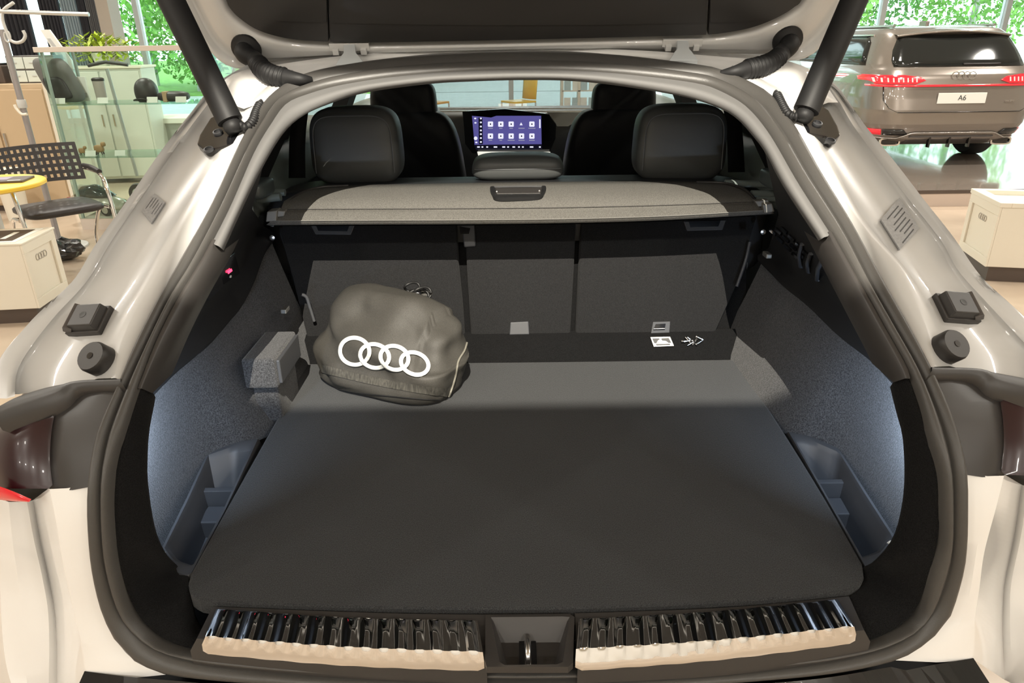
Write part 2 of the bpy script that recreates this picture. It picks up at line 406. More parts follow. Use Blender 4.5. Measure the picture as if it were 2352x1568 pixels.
# ---------------------------------------------------------------- load sill with two ribbed steel plates and latch
st = resample([P(p, q, Z=.804) for p, q in [(488,1393),(800,1405),(1000,1410),(1213,1410),(1450,1404),(1700,1393),(1950,1369)]], 60)
sm = resample([P(p, q, Z=.800) for p, q in [(452,1466),(800,1484),(1000,1491),(1213,1493),(1450,1486),(1700,1473),(1985,1447)]], 60)
sb_ = resample([P(p, q, Z=.783) for p, q in [(437,1494),(800,1519),(1000,1527),(1213,1531),(1450,1524),(1700,1508),(1999,1473)]], 60)
def ev(r, u):
    i = u*(len(r)-1); k = min(int(i), len(r)-2); return r[k]*(1-(i-k))+r[k+1]*(i-k)
CW = [0.437, 0.566]     # latch recess in u
sill = tag(bpy.data.objects.new('load_sill', None)); COL.objects.link(sill); sill.parent = car; sill.location = (0, -2.2, 0)
for u0, u1 in ((0, CW[0]), (CW[1], 1)):
    us = np.linspace(u0, u1, 30)
    loft('sill_panel', [[ev(st, u)-[0, 0, .02] for u in us], [ev(st, u) for u in us], [ev(sm, u) for u in us], [ev(sb_, u) for u in us], [ev(sb_, u)-[0, 0, .03] for u in us]], PLASTIC_W, sill, angle=40)
def sill_plate(u_of):
    pass
def steel_plate(tl, tr, br, bl, ml, mr, nrib=16):
    nu = nrib*8+1; rows_ = []
    prof_v = [(0, .810, -.002), (.06, .812, 0), (.35, .813, 0), (.60, .8125, 0), (.72, .811, 0), (.80, .806, 0), (.97, .797, 0), (1.0, .795, 0)]
    top = resample([P(*tl, Z=.810), P((tl[0]+tr[0])/2, (tl[1]+tr[1])/2+6, Z=.810), P(*tr, Z=.810)], nu)
    mdl = resample([P(*ml, Z=.811), P((ml[0]+mr[0])/2, (ml[1]+mr[1])/2+6, Z=.811), P(*mr, Z=.811)], nu)
    bot = resample([P(*bl, Z=.795), P((bl[0]+br[0])/2, (bl[1]+br[1])/2+7, Z=.795), P(*br, Z=.795)], nu)
    for v, z, _ in prof_v:
        r = []
        for i in range(nu):
            p = top[i]*(1-v/.72)+mdl[i]*(v/.72) if v <= .72 else mdl[i]*(1-(v-.72)/.28)+bot[i]*((v-.72)/.28)
            p = p.copy(); ph = (i % 8)
            h = {0: 0, 1: .0, 2: .0012, 3: .0013, 4: .0013, 5: .0012, 6: 0, 7: -.0002}[ph] if .02 < v < .96 else 0
            e = min(i, nu-1-i)
            if e < 3 and v > .9: p = p + (mdl[i]-p)*.25*(3-e)/3
            p[2] += h + .0005*math.sin(i*.37)
            if v > .75: p[1] -= h*1.4
            r.append(p)
        rows_.append(r)
    rows_ = [[p+np.array([0, .002, -.008]) for p in rows_[0]]] + rows_ + [[p+np.array([0, -.001, -.010]) for p in rows_[-1]]]
    return loft('steel_scuff_plate', rows_, CHROME, sill, label='ribbed polished steel scuff plate', angle=35)
steel_plate((497,1398), (1097,1425), (1113,1526), (461,1486), (472,1461), (1109,1497))
steel_plate((1331,1421), (1924,1376), (1968,1462), (1321,1526), (1323,1490), (1962,1438))
# latch recess
def rect_loop(pts, z, n=8): return resample([P(p, q, Z=z) for p, q in pts], n*len(pts), True, smooth=False)
LR0 = [(1115,1411),(1320,1409),(1316,1531),(1114,1531)]
LR1 = [(1127,1417),(1309,1415),(1292,1525),(1149,1527)]
o0, o1 = rect_loop(LR0, .806), rect_loop(LR1, .807)
c1 = o1.mean(0)
i1 = (o1-c1)*[.93, .90, 1]+c1 + [0, 0, -.004]; i2 = (o1-c1)*[.74, .55, 1]+c1+[0, -.004, -.024]
loft('latch_surround', [o0-[0, 0, .01], o0, o1, i1, i2, i2*.02+(i2.mean(0))*.98], PLASTIC_W, sill, cv=True, angle=30)
sx = P(1212, 1487, Z=.79)
box('latch_slot', sx[0]-.011, sx[0]+.011, sx[1]-.022, sx[1]+.022, .780, .7845, GLOSSBLK, sill)
tube('latch_striker', [(sx[0], sx[1]+.016, .780), (sx[0], sx[1]+.014, .793), (sx[0], sx[1]+.004, .797), (sx[0], sx[1]-.014, .797), (sx[0], sx[1]-.019, .792), (sx[0], sx[1]-.02, .780)], .0042, STEEL, sill, seg=10)

# ---------------------------------------------------------------- body: pillars, gutters, roof edge
def side_rows(cs, offs, n=70): return [SC_(c, o, n) for c, o in zip(cs, offs)]
L = [[(690,176),(615,230),(582,280),(546,344),(485,478),(413,605),(370,683),(318,783),(281,873)],
     [(680,168),(600,226),(562,286),(515,368),(434,493),(390,575),(345,655),(306,718),(272,800),(264,868)],
     [(665,162),(580,222),(535,290),(475,375),(400,500),(350,585),(305,665),(255,740),(210,820),(195,877)],
     [(600,155),(520,207),(478,255),(406,350),(324,467),(265,559),(204,659),(143,727),(85,800),(50,856),(43,905)],
     [(592,152),(511,203),(466,253),(391,356),(318,463),(255,555),(200,645),(128,723),(75,790),(40,850),(34,910)],
     [(586,150),(502,200),(452,255),(377,358),(306,462),(236,562),(187,645),(112,716),(65,772),(22,836),(14,915)],
     [(580,147),(497,196),(440,265),(367,355),(296,460),(217,569),(166,650),(107,707),(61,750),(0,822),(-30,920)]]
R_ = [[(1660,166),(1767,217),(1800,257),(1831,301),(1882,393),(1956,517),(2028,650),(2085,750),(2134,846)],
     [(1672,158),(1785,213),(1822,262),(1860,325),(1915,420),(1992,530),(2058,601),(2091,657),(2135,765),(2148,842)],
     [(1690,152),(1808,212),(1850,270),(1892,335),(1960,455),(2025,555),(2085,625),(2135,690),(2185,790),(2205,846)],
     [(1760,142),(1870,178),(1915,232),(1956,300),(2066,448),(2150,555),(2190,628),(2252,700),(2320,772),(2362,820),(2372,872)],
     [(1768,140),(1880,178),(1927,232),(1968,300),(2078,445),(2160,550),(2202,622),(2270,697),(2332,765),(2374,815),(2384,875)],
     [(1776,138),(1890,180),(1938,232),(1980,298),(2090,440),(2170,540),(2215,610),(2282,685),(2345,755),(2390,805),(2402,880)],
     [(1784,136),(1905,193),(1955,250),(1997,305),(2063,382),(2130,473),(2211,578),(2262,652),(2323,700),(2400,780),(2435,880)]]
OFFS = [0.004, .002, .040, .030, .012, .018, .006]
body = {}
for sg, cs in ((-1, L), (1, R_)):
    rr = side_rows(cs, OFFS)
    last = rr[-1]
    wrap = last + np.array([sg*.006, .02, 0]); wrap2 = last + np.array([sg*.05, .14, -.01]); wrap3 = last + np.array([sg*.09, .5, -.02]); wrap4 = last + np.array([sg*.10, 1.2, .0])
    def mixn(a_, b_, k, h): return a_*(1-k)+b_*k+np.array([surf_norm(p) for p in a_])*h
    full = [rr[0]+np.array([0, .02, 0]), rr[0], mixn(rr[0], rr[1], .9, .0), rr[1], mixn(rr[1], rr[2], .5, .004), rr[2], mixn(rr[2], rr[3], .5, -.004), rr[3], mixn(rr[3], rr[4], .5, .004), rr[4], rr[5], mixn(rr[5], rr[6], .5, .006), rr[6], wrap, wrap2, wrap3, wrap4]
    zz_ = last[:, 2]
    q3 = np.stack([np.full(len(last), sg*.84), last[:, 1]+.36, np.maximum(zz_-.22, .98)], 1); q4 = np.stack([np.full(len(last), sg*.93), last[:, 1]+.46, np.maximum(zz_-.42, .74)], 1); q5 = np.stack([np.full(len(last), sg*.90), last[:, 1]+.46, np.full(len(last), .45)], 1)
    loft('quarter_panel', [last+np.array([-sg*.002, .004, 0]), last+np.array([sg*.05, .12, -.04]), q3, q4, q5], PAINT, car, label='glossy white rear quarter panel')
    body[sg] = loft('rear_pillar', full, PAINT_SHADED, car, label='glossy white rear pillar with gutter')
# roof edge above the opening and roof skin
re0 = SC_([(560,250),(615,229),(678,181),(740,162),(806,150),(959,133),(1200,123),(1450,133),(1600,152),(1710,185),(1767,216),(1815,275)], .002, 80)
re1 = SC_([(520,225),(575,196),(655,166),(735,148),(806,138),(959,124),(1200,116),(1450,124),(1610,139),(1730,166),(1800,192),(1865,250)], .015, 80)
re2 = SC_([(480,245),(520,180),(585,157),(720,136),(806,128),(959,117),(1200,111),(1450,117),(1620,128),(1790,140),(1870,165),(1925,235)], .0, 80)
re3 = re2 + np.array([0, .35, .03]); re4 = re2 + np.array([0, 1.4, .06])
loft('roof', [re0, re0*.5+re1*.5+[0, 0, -.004], re1, re1*.4+re2*.6+[0, 0, .004], re2, re3, re4], PAINT, car, label='glossy white roof edge behind the opening')
# side shell of the car (outside, forward of the pillars)
for sg in (-1, 1):
    cols = []
    for y, hw, zt in ((.55, .88, .98), (.9, .93, 1.05), (1.6, .95, 1.06), (2.6, .94, 1.04), (3.6, .92, 1.0), (4.3, .86, .9)):
        cols.append([(sg*(hw-.06), y, .28), (sg*hw, y, .45), (sg*(hw+.01), y, .75), (sg*hw, y, zt-.06), (sg*(hw-.05), y, zt)])
    loft('body_side', cols, PAINT, car)
    box('sill_floor', min(sg*.1, sg*.9), max(sg*.1, sg*.86), .75, 4.2, .24, .30, PLASTIC, car, world=True)
    for wy in (.95, 3.75):
        pv = [(.20, -.11), (.34, -.11), (.365, -.08), (.37, 0), (.365, .08), (.34, .11), (.20, .11)]
        lathe('tyre', pv, RUBBER, car, 32, (sg*.83, wy-0, .37), 'x', world=True)

# ---------------------------------------------------------------- tail lamp surround, lamp, bumper
def strip(name, cs, offs, m, n=30, par=car, **k): return loft(name, [SC_(c, o, n) for c, o in zip(cs, offs)], m, par, **k)
for sg, top, low, pl, pr, lampo, lampi in (
    (-1, [(285,872),(190,876),(110,889),(40,911),(3,930)], [(292,897),(185,903),(152,930),(108,952),(6,988)],
     [(185,900),(150,932),(116,955),(109,1000),(106,1060),(112,1120)], [(292,880),(268,900),(245,960),(226,1010),(214,1050),(205,1118)],
     [(3,985),(-30,1010),(-50,1060),(-50,1105)], [(116,958),(109,1000),(106,1060),(112,1122)]),
    (1, [(2132,845),(2232,848),(2310,860),(2380,876),(2440,905)], [(2126,872),(2238,876),(2275,905),(2330,922),(2440,955)],
     [(2238,874),(2280,910),(2305,920),(2313,965),(2315,1020),(2309,1088)], [(2126,852),(2165,910),(2185,960),(2205,1010),(2214,1050),(2219,1090)],
     [(2440,945),(2450,980),(2460,1030),(2460,1080)], [(2305,918),(2313,965),(2315,1020),(2309,1090)])):
    t3, l3 = SC_(top, -.005, 30), SC_(low, -.008, 30); n3 = np.array([surf_norm(p) for p in t3])
    loft('lamp_surround_lip', [t3-n3*.02, t3, t3*.75+l3*.25+n3*.010, t3*.4+l3*.6+n3*.012, l3, l3-n3*.03], PLASTIC_W, car)
    a3, b3_ = SC_(pl, .006, 30), SC_(pr, .0, 30)
    loft('lamp_surround_panel', [a3+[0, .03, 0], a3, a3*.66+b3_*.34-[0, .006, 0], a3*.33+b3_*.67-[0, .006, 0], b3_], PLASTIC_W, car)
    la, lb = SC_(lampo, .02, 20), SC_(lampi, -.004, 20)
    loft('tail_lamp', [la+[sg*.06, .42, 0], la+[sg*.035, .12, 0], la, la*.6+lb*.4-[0, .01, 0], lb, lb+[0, .03, 0]], REDDARK, car, label='dark red tail lamp')
strip('tail_lamp_strip', [[(-40,1104),(20,1124),(72,1146)], [(-40,1122),(20,1138),(68,1151)], [(-40,1142),(20,1150),(66,1153)]], [-.012, -.016, -.006], mat('bright_red_lamp', (.75, .01, .02), .2, coat=1.0), label='bright red strip under the tail lamp')
b0 = [(206,1112),(205,1200),(216,1314),(241,1413),(284,1493),(330,1525),(380,1549)]
bump_l = [b0, [(112,1121),(128,1200),(145,1300),(165,1390),(185,1480),(194,1542),(200,1556)], [(76,1148),(92,1240),(110,1320),(125,1400),(130,1480),(130,1568),(132,1620)], [(62,1152),(78,1240),(96,1320),(110,1400),(113,1480),(112,1568),(112,1630)], [(-10,1140),(-8,1250),(0,1350),(5,1450),(15,1530),(35,1600),(50,1660)], [(-90,1120),(-90,1250),(-80,1350),(-70,1450),(-40,1530),(-10,1600),(10,1680)]]
b0r = [(2219,1088),(2217,1200),(2208,1314),(2179,1413),(2140,1460),(2100,1490),(2057,1516)]
bump_r = [b0r, [(2308,1090),(2290,1160),(2261,1265),(2250,1350),(2242,1413),(2240,1480),(2236,1514)], [(2347,1113),(2330,1230),(2308,1337),(2304,1400),(2303,1446),(2305,1500),(2306,1560)], [(2361,1118),(2345,1230),(2323,1337),(2320,1400),(2320,1446),(2322,1500),(2326,1570)], [(2430,1120),(2425,1230),(2410,1337),(2400,1420),(2395,1480),(2390,1550),(2385,1620)], [(2500,1120),(2500,1230),(2490,1337),(2480,1420),(2470,1480),(2460,1550),(2450,1640)]]
for sg, bl in ((-1, bump_l), (1, bump_r)):
    q = [SC_(c, o, 40) for c, o in zip(bl, [.004, -.004, .055, .040, .0, .01])]
    q.append(q[-1]+np.array([sg*.05, .22, 0])); q.append(q[-1]+np.array([sg*.03, .4, .02]))
    loft('rear_bumper', [q[0]+[0, .03, 0], q[0], q[0]*.5+q[1]*.5-[0, .004, 0], q[1]+(q[0]-q[1])*.05-[0, .002, 0], q[1], q[2], q[3], q[3]*.5+q[4]*.5-[0, .006, 0], q[4], q[5], q[6], q[7]], PAINT, car, angle=25, label='glossy white bumper corner with vertical crease')
lp0 = [(194,1541),(290,1553),(379,1561),(600,1576),(1213,1592),(1800,1566),(2056,1530),(2060,1542),(2145,1526),(2236,1511)]
lp1 = [(150,1640),(290,1660),(379,1665),(600,1680),(1213,1690),(1800,1670),(2056,1650),(2065,1650),(2150,1640),(2300,1610)]
strip('bumper_protector', [lp0, lp0, lp1, lp1], [.03, -.006, -.03, .1], GLOSSBLK, 60, smooth=False)
lbr = []
for z_, w_, y_ in ((.66, .66, -.075), (.60, .66, -.085), (.50, .65, -.08), (.38, .64, -.05), (.28, .60, .02), (.26, .3, .3)):
    lbr.append([(w_*(abs(math.sin(t))**.8)*math.copysign(1, t)*(1+.28*(abs(t)/1.5)**4), y_+.75*(abs(t)/1.5)**5+.05*abs(t), z_) for t in np.linspace(-1.5, 1.5, 41)])
loft('lower_bumper', lbr, PLASTIC_W, car, label='dark lower bumper below the load edge')
bpy.context.view_layer.update()
def bvh_of(o):
    V = [o.matrix_world @ v.co for v in o.data.vertices]
    return BVHTree.FromPolygons(V, [tuple(p.vertices) for p in o.data.polygons])
bpy.context.view_layer.update()
BV = {s: bvh_of(o) for s, o in body.items()}
def hit(bv, px, py):
    d = ray(px, py); d = d/np.linalg.norm(d)
    loc, nrm, idx, dist = bv.ray_cast(Vector(CAM), Vector(d))
    if loc is None: return None, None
    n = np.array(nrm); n = n if np.dot(n, d) < 0 else -n
    return np.array(loc), n
def obox_data(c, e1, e2, e3, h1, h2, h3, taper=1.0):
    V = []
    for s1 in (-1, 1):
        for s2 in (-1, 1):
            for s3 in (-1, 1):
                k = taper if s3 > 0 else 1
                V.append(c + e1*h1*s1*k + e2*h2*s2*k + e3*h3*s3)
    return V, [(0, 1, 3, 2), (4, 6, 7, 5), (0, 4, 5, 1), (2, 3, 7, 6), (0, 2, 6, 4), (1, 5, 7, 3)]
def lathe_at(name, pr, c, ax, m, par, seg=24, **k):
    ax = np.array(ax)/np.linalg.norm(ax); t = np.array([0, 0, 1.0]) if abs(ax[2]) < .9 else np.array([1.0, 0, 0])
    e1 = np.cross(ax, t); e1 /= np.linalg.norm(e1); e2 = np.cross(ax, e1); V = []
    for r, h in pr:
        for i in range(seg):
            th = 2*math.pi*i/seg; V.append(np.array(c)+ax*h+e1*r*math.cos(th)+e2*r*math.sin(th))
    F = grid_faces(len(pr), seg, False, True) + [tuple(range(seg-1, -1, -1)), tuple((len(pr)-1)*seg+j for j in range(seg))]
    k.setdefault('angle', 40)
    return mesh(name, V, F, m, par, smooth=True, **k)
for sg, stk, wedge, stop, lines in (
    (-1, [(357,448),(381,468),(350,517),(328,489)], ((211,741), (17,-34), (40,27)), (236,830), 5),
    (1, [(2063,458),(2108,528),(2064,577),(2020,508)], ((2192,713), (-14,-28), (-36,26)), (2168,803), 7)):
    bv = BV[sg]; pts = []
    for p, q in stk:
        l_, n_ = hit(bv, p, q); pts.append(l_ + n_*.0012)
    # flatten the four corners to one plane, then a thin foil label with printed lines
    c = sum(pts)/4; n_ = np.cross(pts[2]-pts[0], pts[3]-pts[1]); n_ /= np.linalg.norm(n_)
    if np.dot(n_, CAM-c) < 0: n_ = -n_
    pts = [p-n_*np.dot(p-c, n_)+n_*.003 for p in pts]
    lab = prism('foil_label', pts, .0025, LABELGREY, car, label='small grey foil label')
    e1, e2 = pts[1]-pts[0], pts[3]-pts[0]; pr_ = []
    for i in range(lines):
        v = .12+.76*i/(lines-1); w0, w1 = (.12, .55+.3*random.random()) if i % 3 else (.2, .8)
        q = [pts[0]+e1*(v+a_*.035)+e2*b_ + n_*.0004 for a_, b_ in ((0, w0), (1, w0), (1, w1), (0, w1))]
        pr_.append((q, [(0, 1, 2, 3)]))
    mesh('label_print', *join(pr_), INK, lab)
    # rubber guide wedge
    (wx, wy) = wedge[0]
    l_, n_ = hit(bv, wx, wy); a1, _ = hit(bv, wx+wedge[1][0], wy+wedge[1][1]); a2, _ = hit(bv, wx+wedge[2][0], wy+wedge[2][1])
    n_ = n_*.7 + surf_norm(l_)*.3; n_ /= np.linalg.norm(n_)
    e2 = (a1-l_); e2 -= n_*np.dot(e2, n_); e2 /= np.linalg.norm(e2)
    e1 = np.cross(e2, n_); e1 /= np.linalg.norm(e1)
    if np.dot(e1, a2-l_) < 0: e1 = -e1
    ctr = l_ + n_*.003
    wd = mesh('guide_wedge', *obox_data(ctr, e1, e2, n_, .0285, .023, .006), PLASTIC_W, car, bevel=.0015, label='square black rubber guide block')
    mesh('guide_block', *obox_data(ctr+n_*.011+e1*.003, e1, e2, n_, .022, .020, .007, .92), PLASTIC_W, wd, bevel=.0015)
    mesh('guide_ramp', *obox_data(ctr+n_*.010-e1*.021, e1*.8-n_*.6, e2, n_*.8+e1*.6, .006, .0215, .006), mat('brown_grey_plastic', (.075, .065, .06), .4), wd, bevel=.001)
    lathe_at('guide_hole', [(.0055, 0), (.0055, .0006), (.0040, .0006), (.003, .0003)], ctr+n_*.0178+e1*.002, n_, INK, wd, 16)
    # buffer stop
    l_, n_ = hit(bv, *stop); ax = n_*.85 + np.array([0, -.35, .25]); ax /= np.linalg.norm(ax)
    bs = lathe_at('buffer_stop', [(.020, -.012), (.0215, -.006), (.0215, .014), (.0195, .018), (.004, .018)], l_+ax*.004, ax, PLASTIC_W, car, label='round black rubber buffer')
    lathe_at('buffer_hole', [(.0045, 0), (.0045, .0006), (.001, .0006)], l_+ax*.0222, ax, GLOSSBLK, bs, 12)

# ---------------------------------------------------------------- boot floor, flap, seat backs
FZ = .80
def pz(pts, z): return [P(p, q, Z=z) for p, q in pts]
fb = resample(pz([(441,1326),(545,1136),(655,938)], FZ), 12).tolist() + resample(pz([(662,922),(700,846)], FZ), 5).tolist() + resample(pz([(712,842),(1200,838),(1680,832)], FZ), 20).tolist() + resample(pz([(1694,838),(1745,915),(1870,1115),(1978,1304)], FZ), 14).tolist() + resample(pz([(1982,1335),(1970,1358),(1940,1368)], FZ), 5).tolist() + resample(pz([(1800,1384),(1500,1401),(1213,1408),(900,1406),(640,1398),(490,1391)], FZ), 20).tolist() + resample(pz([(462,1386),(440,1372),(435,1350)], FZ), 5).tolist()
fl = [np.array(p) + [0, 0, .006] for p in fb]; n = len(fl); cen = np.mean(fl, 0)
ins = [p+(cen-p)*.008+[0, 0, .002] for p in fl]; low = [p-[0, 0, .022] for p in fl]
V = [*ins, *fl, *low]; F = [tuple(range(n))] + [(i, (i+1) % n, n+(i+1) % n, n+i) for i in range(n)] + [(n+i, n+(i+1) % n, 2*n+(i+1) % n, 2*n+i) for i in range(n)] + [tuple(range(3*n-1, 2*n-1, -1))]
mesh('boot_floor_board', V, F, CARPET, car, label='flat black carpeted boot floor')
box('boot_floor_pan', -.6, .6, .02, .9, .62, .66, PLASTIC, car, world=True)
xs = np.linspace(-.56, .56, 30)
loft('seat_flap', [[(x, .80, .790) for x in xs], [(x, .832, .802) for x in xs], [(x, .845, .812) for x in xs], [(x, .872, .852) for x in xs], [(x, .895, .858) for x in xs]], CARPET_DK, car, label='dark carpet flap at the foot of the seat backs')  # flap carpet is darker than the floor's, to carry the shade there
SB0, SBD = np.array([0, .885, .850]), np.array([0, .115, .345]); SBD /= np.linalg.norm(SBD); SBN = np.cross(np.array([1.0, 0, 0]), SBD); SBN = SBN if SBN[1] < 0 else -SBN
def SBp(px, py, off=0.0):
    d = ray(px, py); t = np.dot(SB0+SBN*off-CAM, SBN)/np.dot(d, SBN); return CAM+d*t
backs = []
for nm, pts in (('left', [(632,500),(1048,500),(1052,600),(1062,700),(1068,772),(705,776),(672,640)]), ('mid', [(1066,500),(1324,500),(1318,620),(1310,768),(1082,772),(1074,640)]), ('right', [(1336,500),(1740,495),(1712,590),(1690,660),(1640,772),(1322,768),(1329,640)])):
    o = prism('rear_seat_back', [SBp(p, q) for p, q in pts], .05, SEATFELT, car, bevel=.006, smooth=True, angle=30)
    backs.append(o)
# dark gaps between the seat backs
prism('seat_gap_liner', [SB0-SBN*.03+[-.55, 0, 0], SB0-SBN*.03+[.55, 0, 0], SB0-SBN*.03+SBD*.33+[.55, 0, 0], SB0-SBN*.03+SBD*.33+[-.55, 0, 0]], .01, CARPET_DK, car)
def frame_slot(par, pts, inner, bar=False, m=PLASTIC_G, name='seat_release'):
    o = prism(name, [SBp(p, q, .004) for p, q in pts], .006, m, par, bevel=.0015)
    prism('slot', [SBp(p, q, .0052) for p, q in inner], .0012, GLOSSBLK, o)
    if bar: tube('anchor_bar', [SBp(inner[3][0], inner[3][1]-3, .008), SBp(inner[2][0], inner[2][1]-3, .008)], .0022, STEEL, o, seg=8)
    return o
frame_slot(backs[0], [(712,515),(815,516),(806,539),(724,538)], [(725,515),(803,516),(797,531),(731,530)])
frame_slot(backs[2], [(1570,508),(1668,505),(1660,528),(1578,530)], [(1582,508),(1655,506),(1650,520),(1586,522)])
frame_slot(backs[2], [(1500,739),(1540,738),(1538,764),(1495,766)], [(1506,744),(1529,743),(1527,757),(1501,758)], True, name='anchor_frame')
prism('anchor_cover', [SBp(p, q, .004) for p, q in [(1172,740),(1214,738),(1216,768),(1170,769)]], .006, PLASTIC_G, backs[1], bevel=.002)
bc = prism('belt_guide', [SBp(p, q, .007) for p, q in [(1060,516),(1090,515),(1093,566),(1066,568)]], .009, PLASTIC_G, backs[1], bevel=.003)
prism('belt_slot', [SBp(p, q, .0085) for p, q in [(1055,520),(1080,524),(1077,537),(1057,537)]], .0015, GLOSSBLK, bc)

# ---------------------------------------------------------------- felt side linings and upper plastic
XT = .60
UPPER = {}
feltline = {-1: [(612,525),(578,576),(558,643),(533,699),(464,788),(400,857),(352,915)], 1: [(1735,520),(1770,590),(1827,657),(1881,702),(1961,788),(2000,825),(2048,885)]}
pillar_in = {-1: [(603,385),(562,468),(516,573),(492,622),(447,700),(400,790),(350,903)], 1: [(1757,350),(1800,430),(1881,553),(1938,660),(1992,762),(2036,845),(2051,878)]}
YS = [.93, .86, .78, .70, .64, .59, .54, .50, .46, .42, .36, .30, .24, .19, .15, .12]
BX = [.487, .487, .486, .486, .487, .492, .505, .525, .552, .570, .580, .582, .578, .565, .55, .53]
TX = [.575, .58, .585, .588, .59, .592, .595, .60, .605, .61, .615, .612, .60, .585, .565, .54]
for sg in (-1, 1):
    T3 = [P(p, q, X=sg*XT) for p, q in feltline[sg]]
    yy = [t[1] for t in T3][::-1]; zz = [t[2] for t in T3][::-1]
    ztop = lambda y: float(np.interp(y, yy, zz))
    rws = []
    for v in np.linspace(0, 1, 14):
        r = []
        for Y, bx_, tx in zip(YS, BX, TX):
            k = v**1.1; zb = .70 if Y < .5 else .785
            zt = ztop(Y)
            r.append((sg*(bx_+(tx-bx_)*k + .006*math.sin(v*3.1)), Y, zb+(zt-zb)*v))
        rws.append(resample(r, 60))
    topc = rws[-1]
    loft('boot_side_lining', rws, FELT, car, label='charcoal felt lining of the boot side')
    # felt ledge lip then dark plastic up to the pillar trim
    pin = resample([S(p, q, .06) for p, q in pillar_in[sg]], 60)
    tp = topc
    inner_ = tp + np.array([-sg*.012, 0, .004])
    UPPER[sg] = loft('upper_side_trim', [inner_ + [0, 0, -.004], tp + np.array([-sg*.014, 0, .012]), tp + np.array([sg*.01, 0, .03]), tp*.5+pin*.5 + np.array([sg*.03, 0, .0]), pin], PLASTIC, car)
    # storage tray
    loopL = [(592,1016),(540,1022),(478,1043),(430,1150),(368,1278),(396,1312),(440,1327),(520,1175)]
    loopR = [(1812,1000),(1862,1010),(1927,1038),(1990,1140),(2062,1252),(2030,1290),(1984,1306),(1905,1165)]
    lp_ = resample(pz(loopL if sg < 0 else loopR, .797), 64, True, smooth=False); cc = lp_.mean(0)
    def insl(k, z): 
        q = cc+(lp_-cc)*[k, k*1.02, 1]; q[:, 2] = z; return q
    tray = loft('storage_tray', [insl(1.06, .78), insl(1.03, .797), insl(1.0, .803), insl(.90, .803), insl(.84, .795), insl(.74, .715), insl(.70, .71), insl(.02, .71)], PLASTIC_G, car, cv=True, angle=40, label='open grey storage tray beside the boot floor')
    dv = ((472,1118), (545,1122)) if sg < 0 else ((1868,1102), (1942,1100))
    d0, d1 = P(*dv[0], Z=.775), P(*dv[1], Z=.775)
    ym = (d0[1]+d1[1])/2; x0, x1 = sorted((d0[0], d1[0]))
    mesh('tray_divider', *boxd(x0-.012, x1+.008, ym-.006, ym+.006, .70, .772), PLASTIC_G, tray, bevel=.0015)
    mesh('divider_foot', *boxd(x0+.003, x1-.004, ym-.055, ym-.008, .70, .742), PLASTIC_G, tray, bevel=.002)
    # cold white boot lamp, set into the rear trim, washing the felt
    lampc = np.array([sg*.553, .205, .99])
    lmp = box('boot_lamp', lampc[0]-.006, lampc[0]+.006, lampc[1]-.02, lampc[1]+.01, lampc[2]-.006, lampc[2]+.006, mat('lamp_lens', (.9, .93, 1), .3, emit=((.75, .86, 1.0), 6.0)), car, world=True)
    al = area_light('boot_lamp_light', (lampc[0]-sg*.0, lampc[1]+.024, lampc[2]), LED_W, .02, (.62, .78, 1.0), (sg*.62, .30, .955))
    pk = (375,1274) if sg < 0 else (2045,1250)
    tp_ = P(*pk, Z=.80); lathe_at('tray_pin', [(.004, -.01), (.005, 0), (.0045, .006), (.001, .008)], tp_, (0, -.5, .8), WHITEPRINT, tray, 12)
# ledge pocket on the left wheelhouse
lg = mesh('wheelhouse_ledge', *boxd(-.535, -.470, .553, .70, .885, .947), FELT, car, bevel=.006)
mesh('ledge_panel', *boxd(-.470, -.463, .560, .692, .893, .942), PLASTIC_G, lg, bevel=.002)
mesh('ledge_foot', *boxd(-.53, -.480, .575, .70, .80, .885), FELT, lg, bevel=.006)
# vents, hooks, switch, lashing eyes on the upper trim
bpy.context.view_layer.update()
UBV = {s: bvh_of(o) for s, o in UPPER.items()}
def wallp(px, py, sg, off=0.0):
    l_, n_ = hit(UBV[sg], px, py)
    if l_ is None: return P(px, py, X=sg*(.565-off))
    return l_ + (CAM-l_)/np.linalg.norm(CAM-l_)*(off+.003)
vent = bpy.data.objects.new('air_vent', None); COL.objects.link(vent); vent.parent = car; vent.location = (0, -2.2, 0)
for i in range(3):
    for j in range(4):
        px, py = 1772+i*13+j*17, 524+j*18-i*2
        q = [wallp(px+a_, py+b_, 1) for a_, b_ in ((0, 0), (13, 12), (11, 18), (-2, 6))]
        n_ = np.array([-1.0, 0, 0]); mesh('vent_slot', q+[v+n_*.004 for v in q], [(4, 5, 6, 7), (0, 1, 5, 4), (1, 2, 6, 5), (2, 3, 7, 6), (3, 0, 4, 7)], GLOSSBLK, vent)
for (a0, a1_) in (((1842,560), (1838,612)), ((1862,582), (1856,624)), ((1892,590), (1876,642))):
    p0, p1 = wallp(*a0, 1, .01), wallp(*a1_, 1, .01)
    tube('bag_hook', [p0+[.01, 0, 0], p0, (p0+p1)/2+[-.004, 0, 0], p1, p1+[.01, 0, 0]], .004, PLASTIC_G, car, seg=8)
sw = prism('switch_plate', [wallp(p, q, -1, .012) for p, q in [(505,612),(540,580),(552,628),(512,655)]], .006, GLOSSBLK, car, bevel=.001)
prism('switch_light', [wallp(p, q, -1, .045) for p, q in [(523,624),(532,617),(534,622),(525,629)]], .001, mat('red_led', (.6, .02, .04), .4, emit=((1, .03, .08), 5)), sw)
prism('switch_mark', [wallp(p, q, -1, .024) for p, q in [(529,633),(532,632),(532,637),(529,638)]], .001, WHITEPRINT, sw)
prism('socket_cover', [wallp(p, q, -1, .01) for p, q in [(462,675),(505,612),(515,655),(480,690)]], .006, PLASTIC, car, bevel=.001)
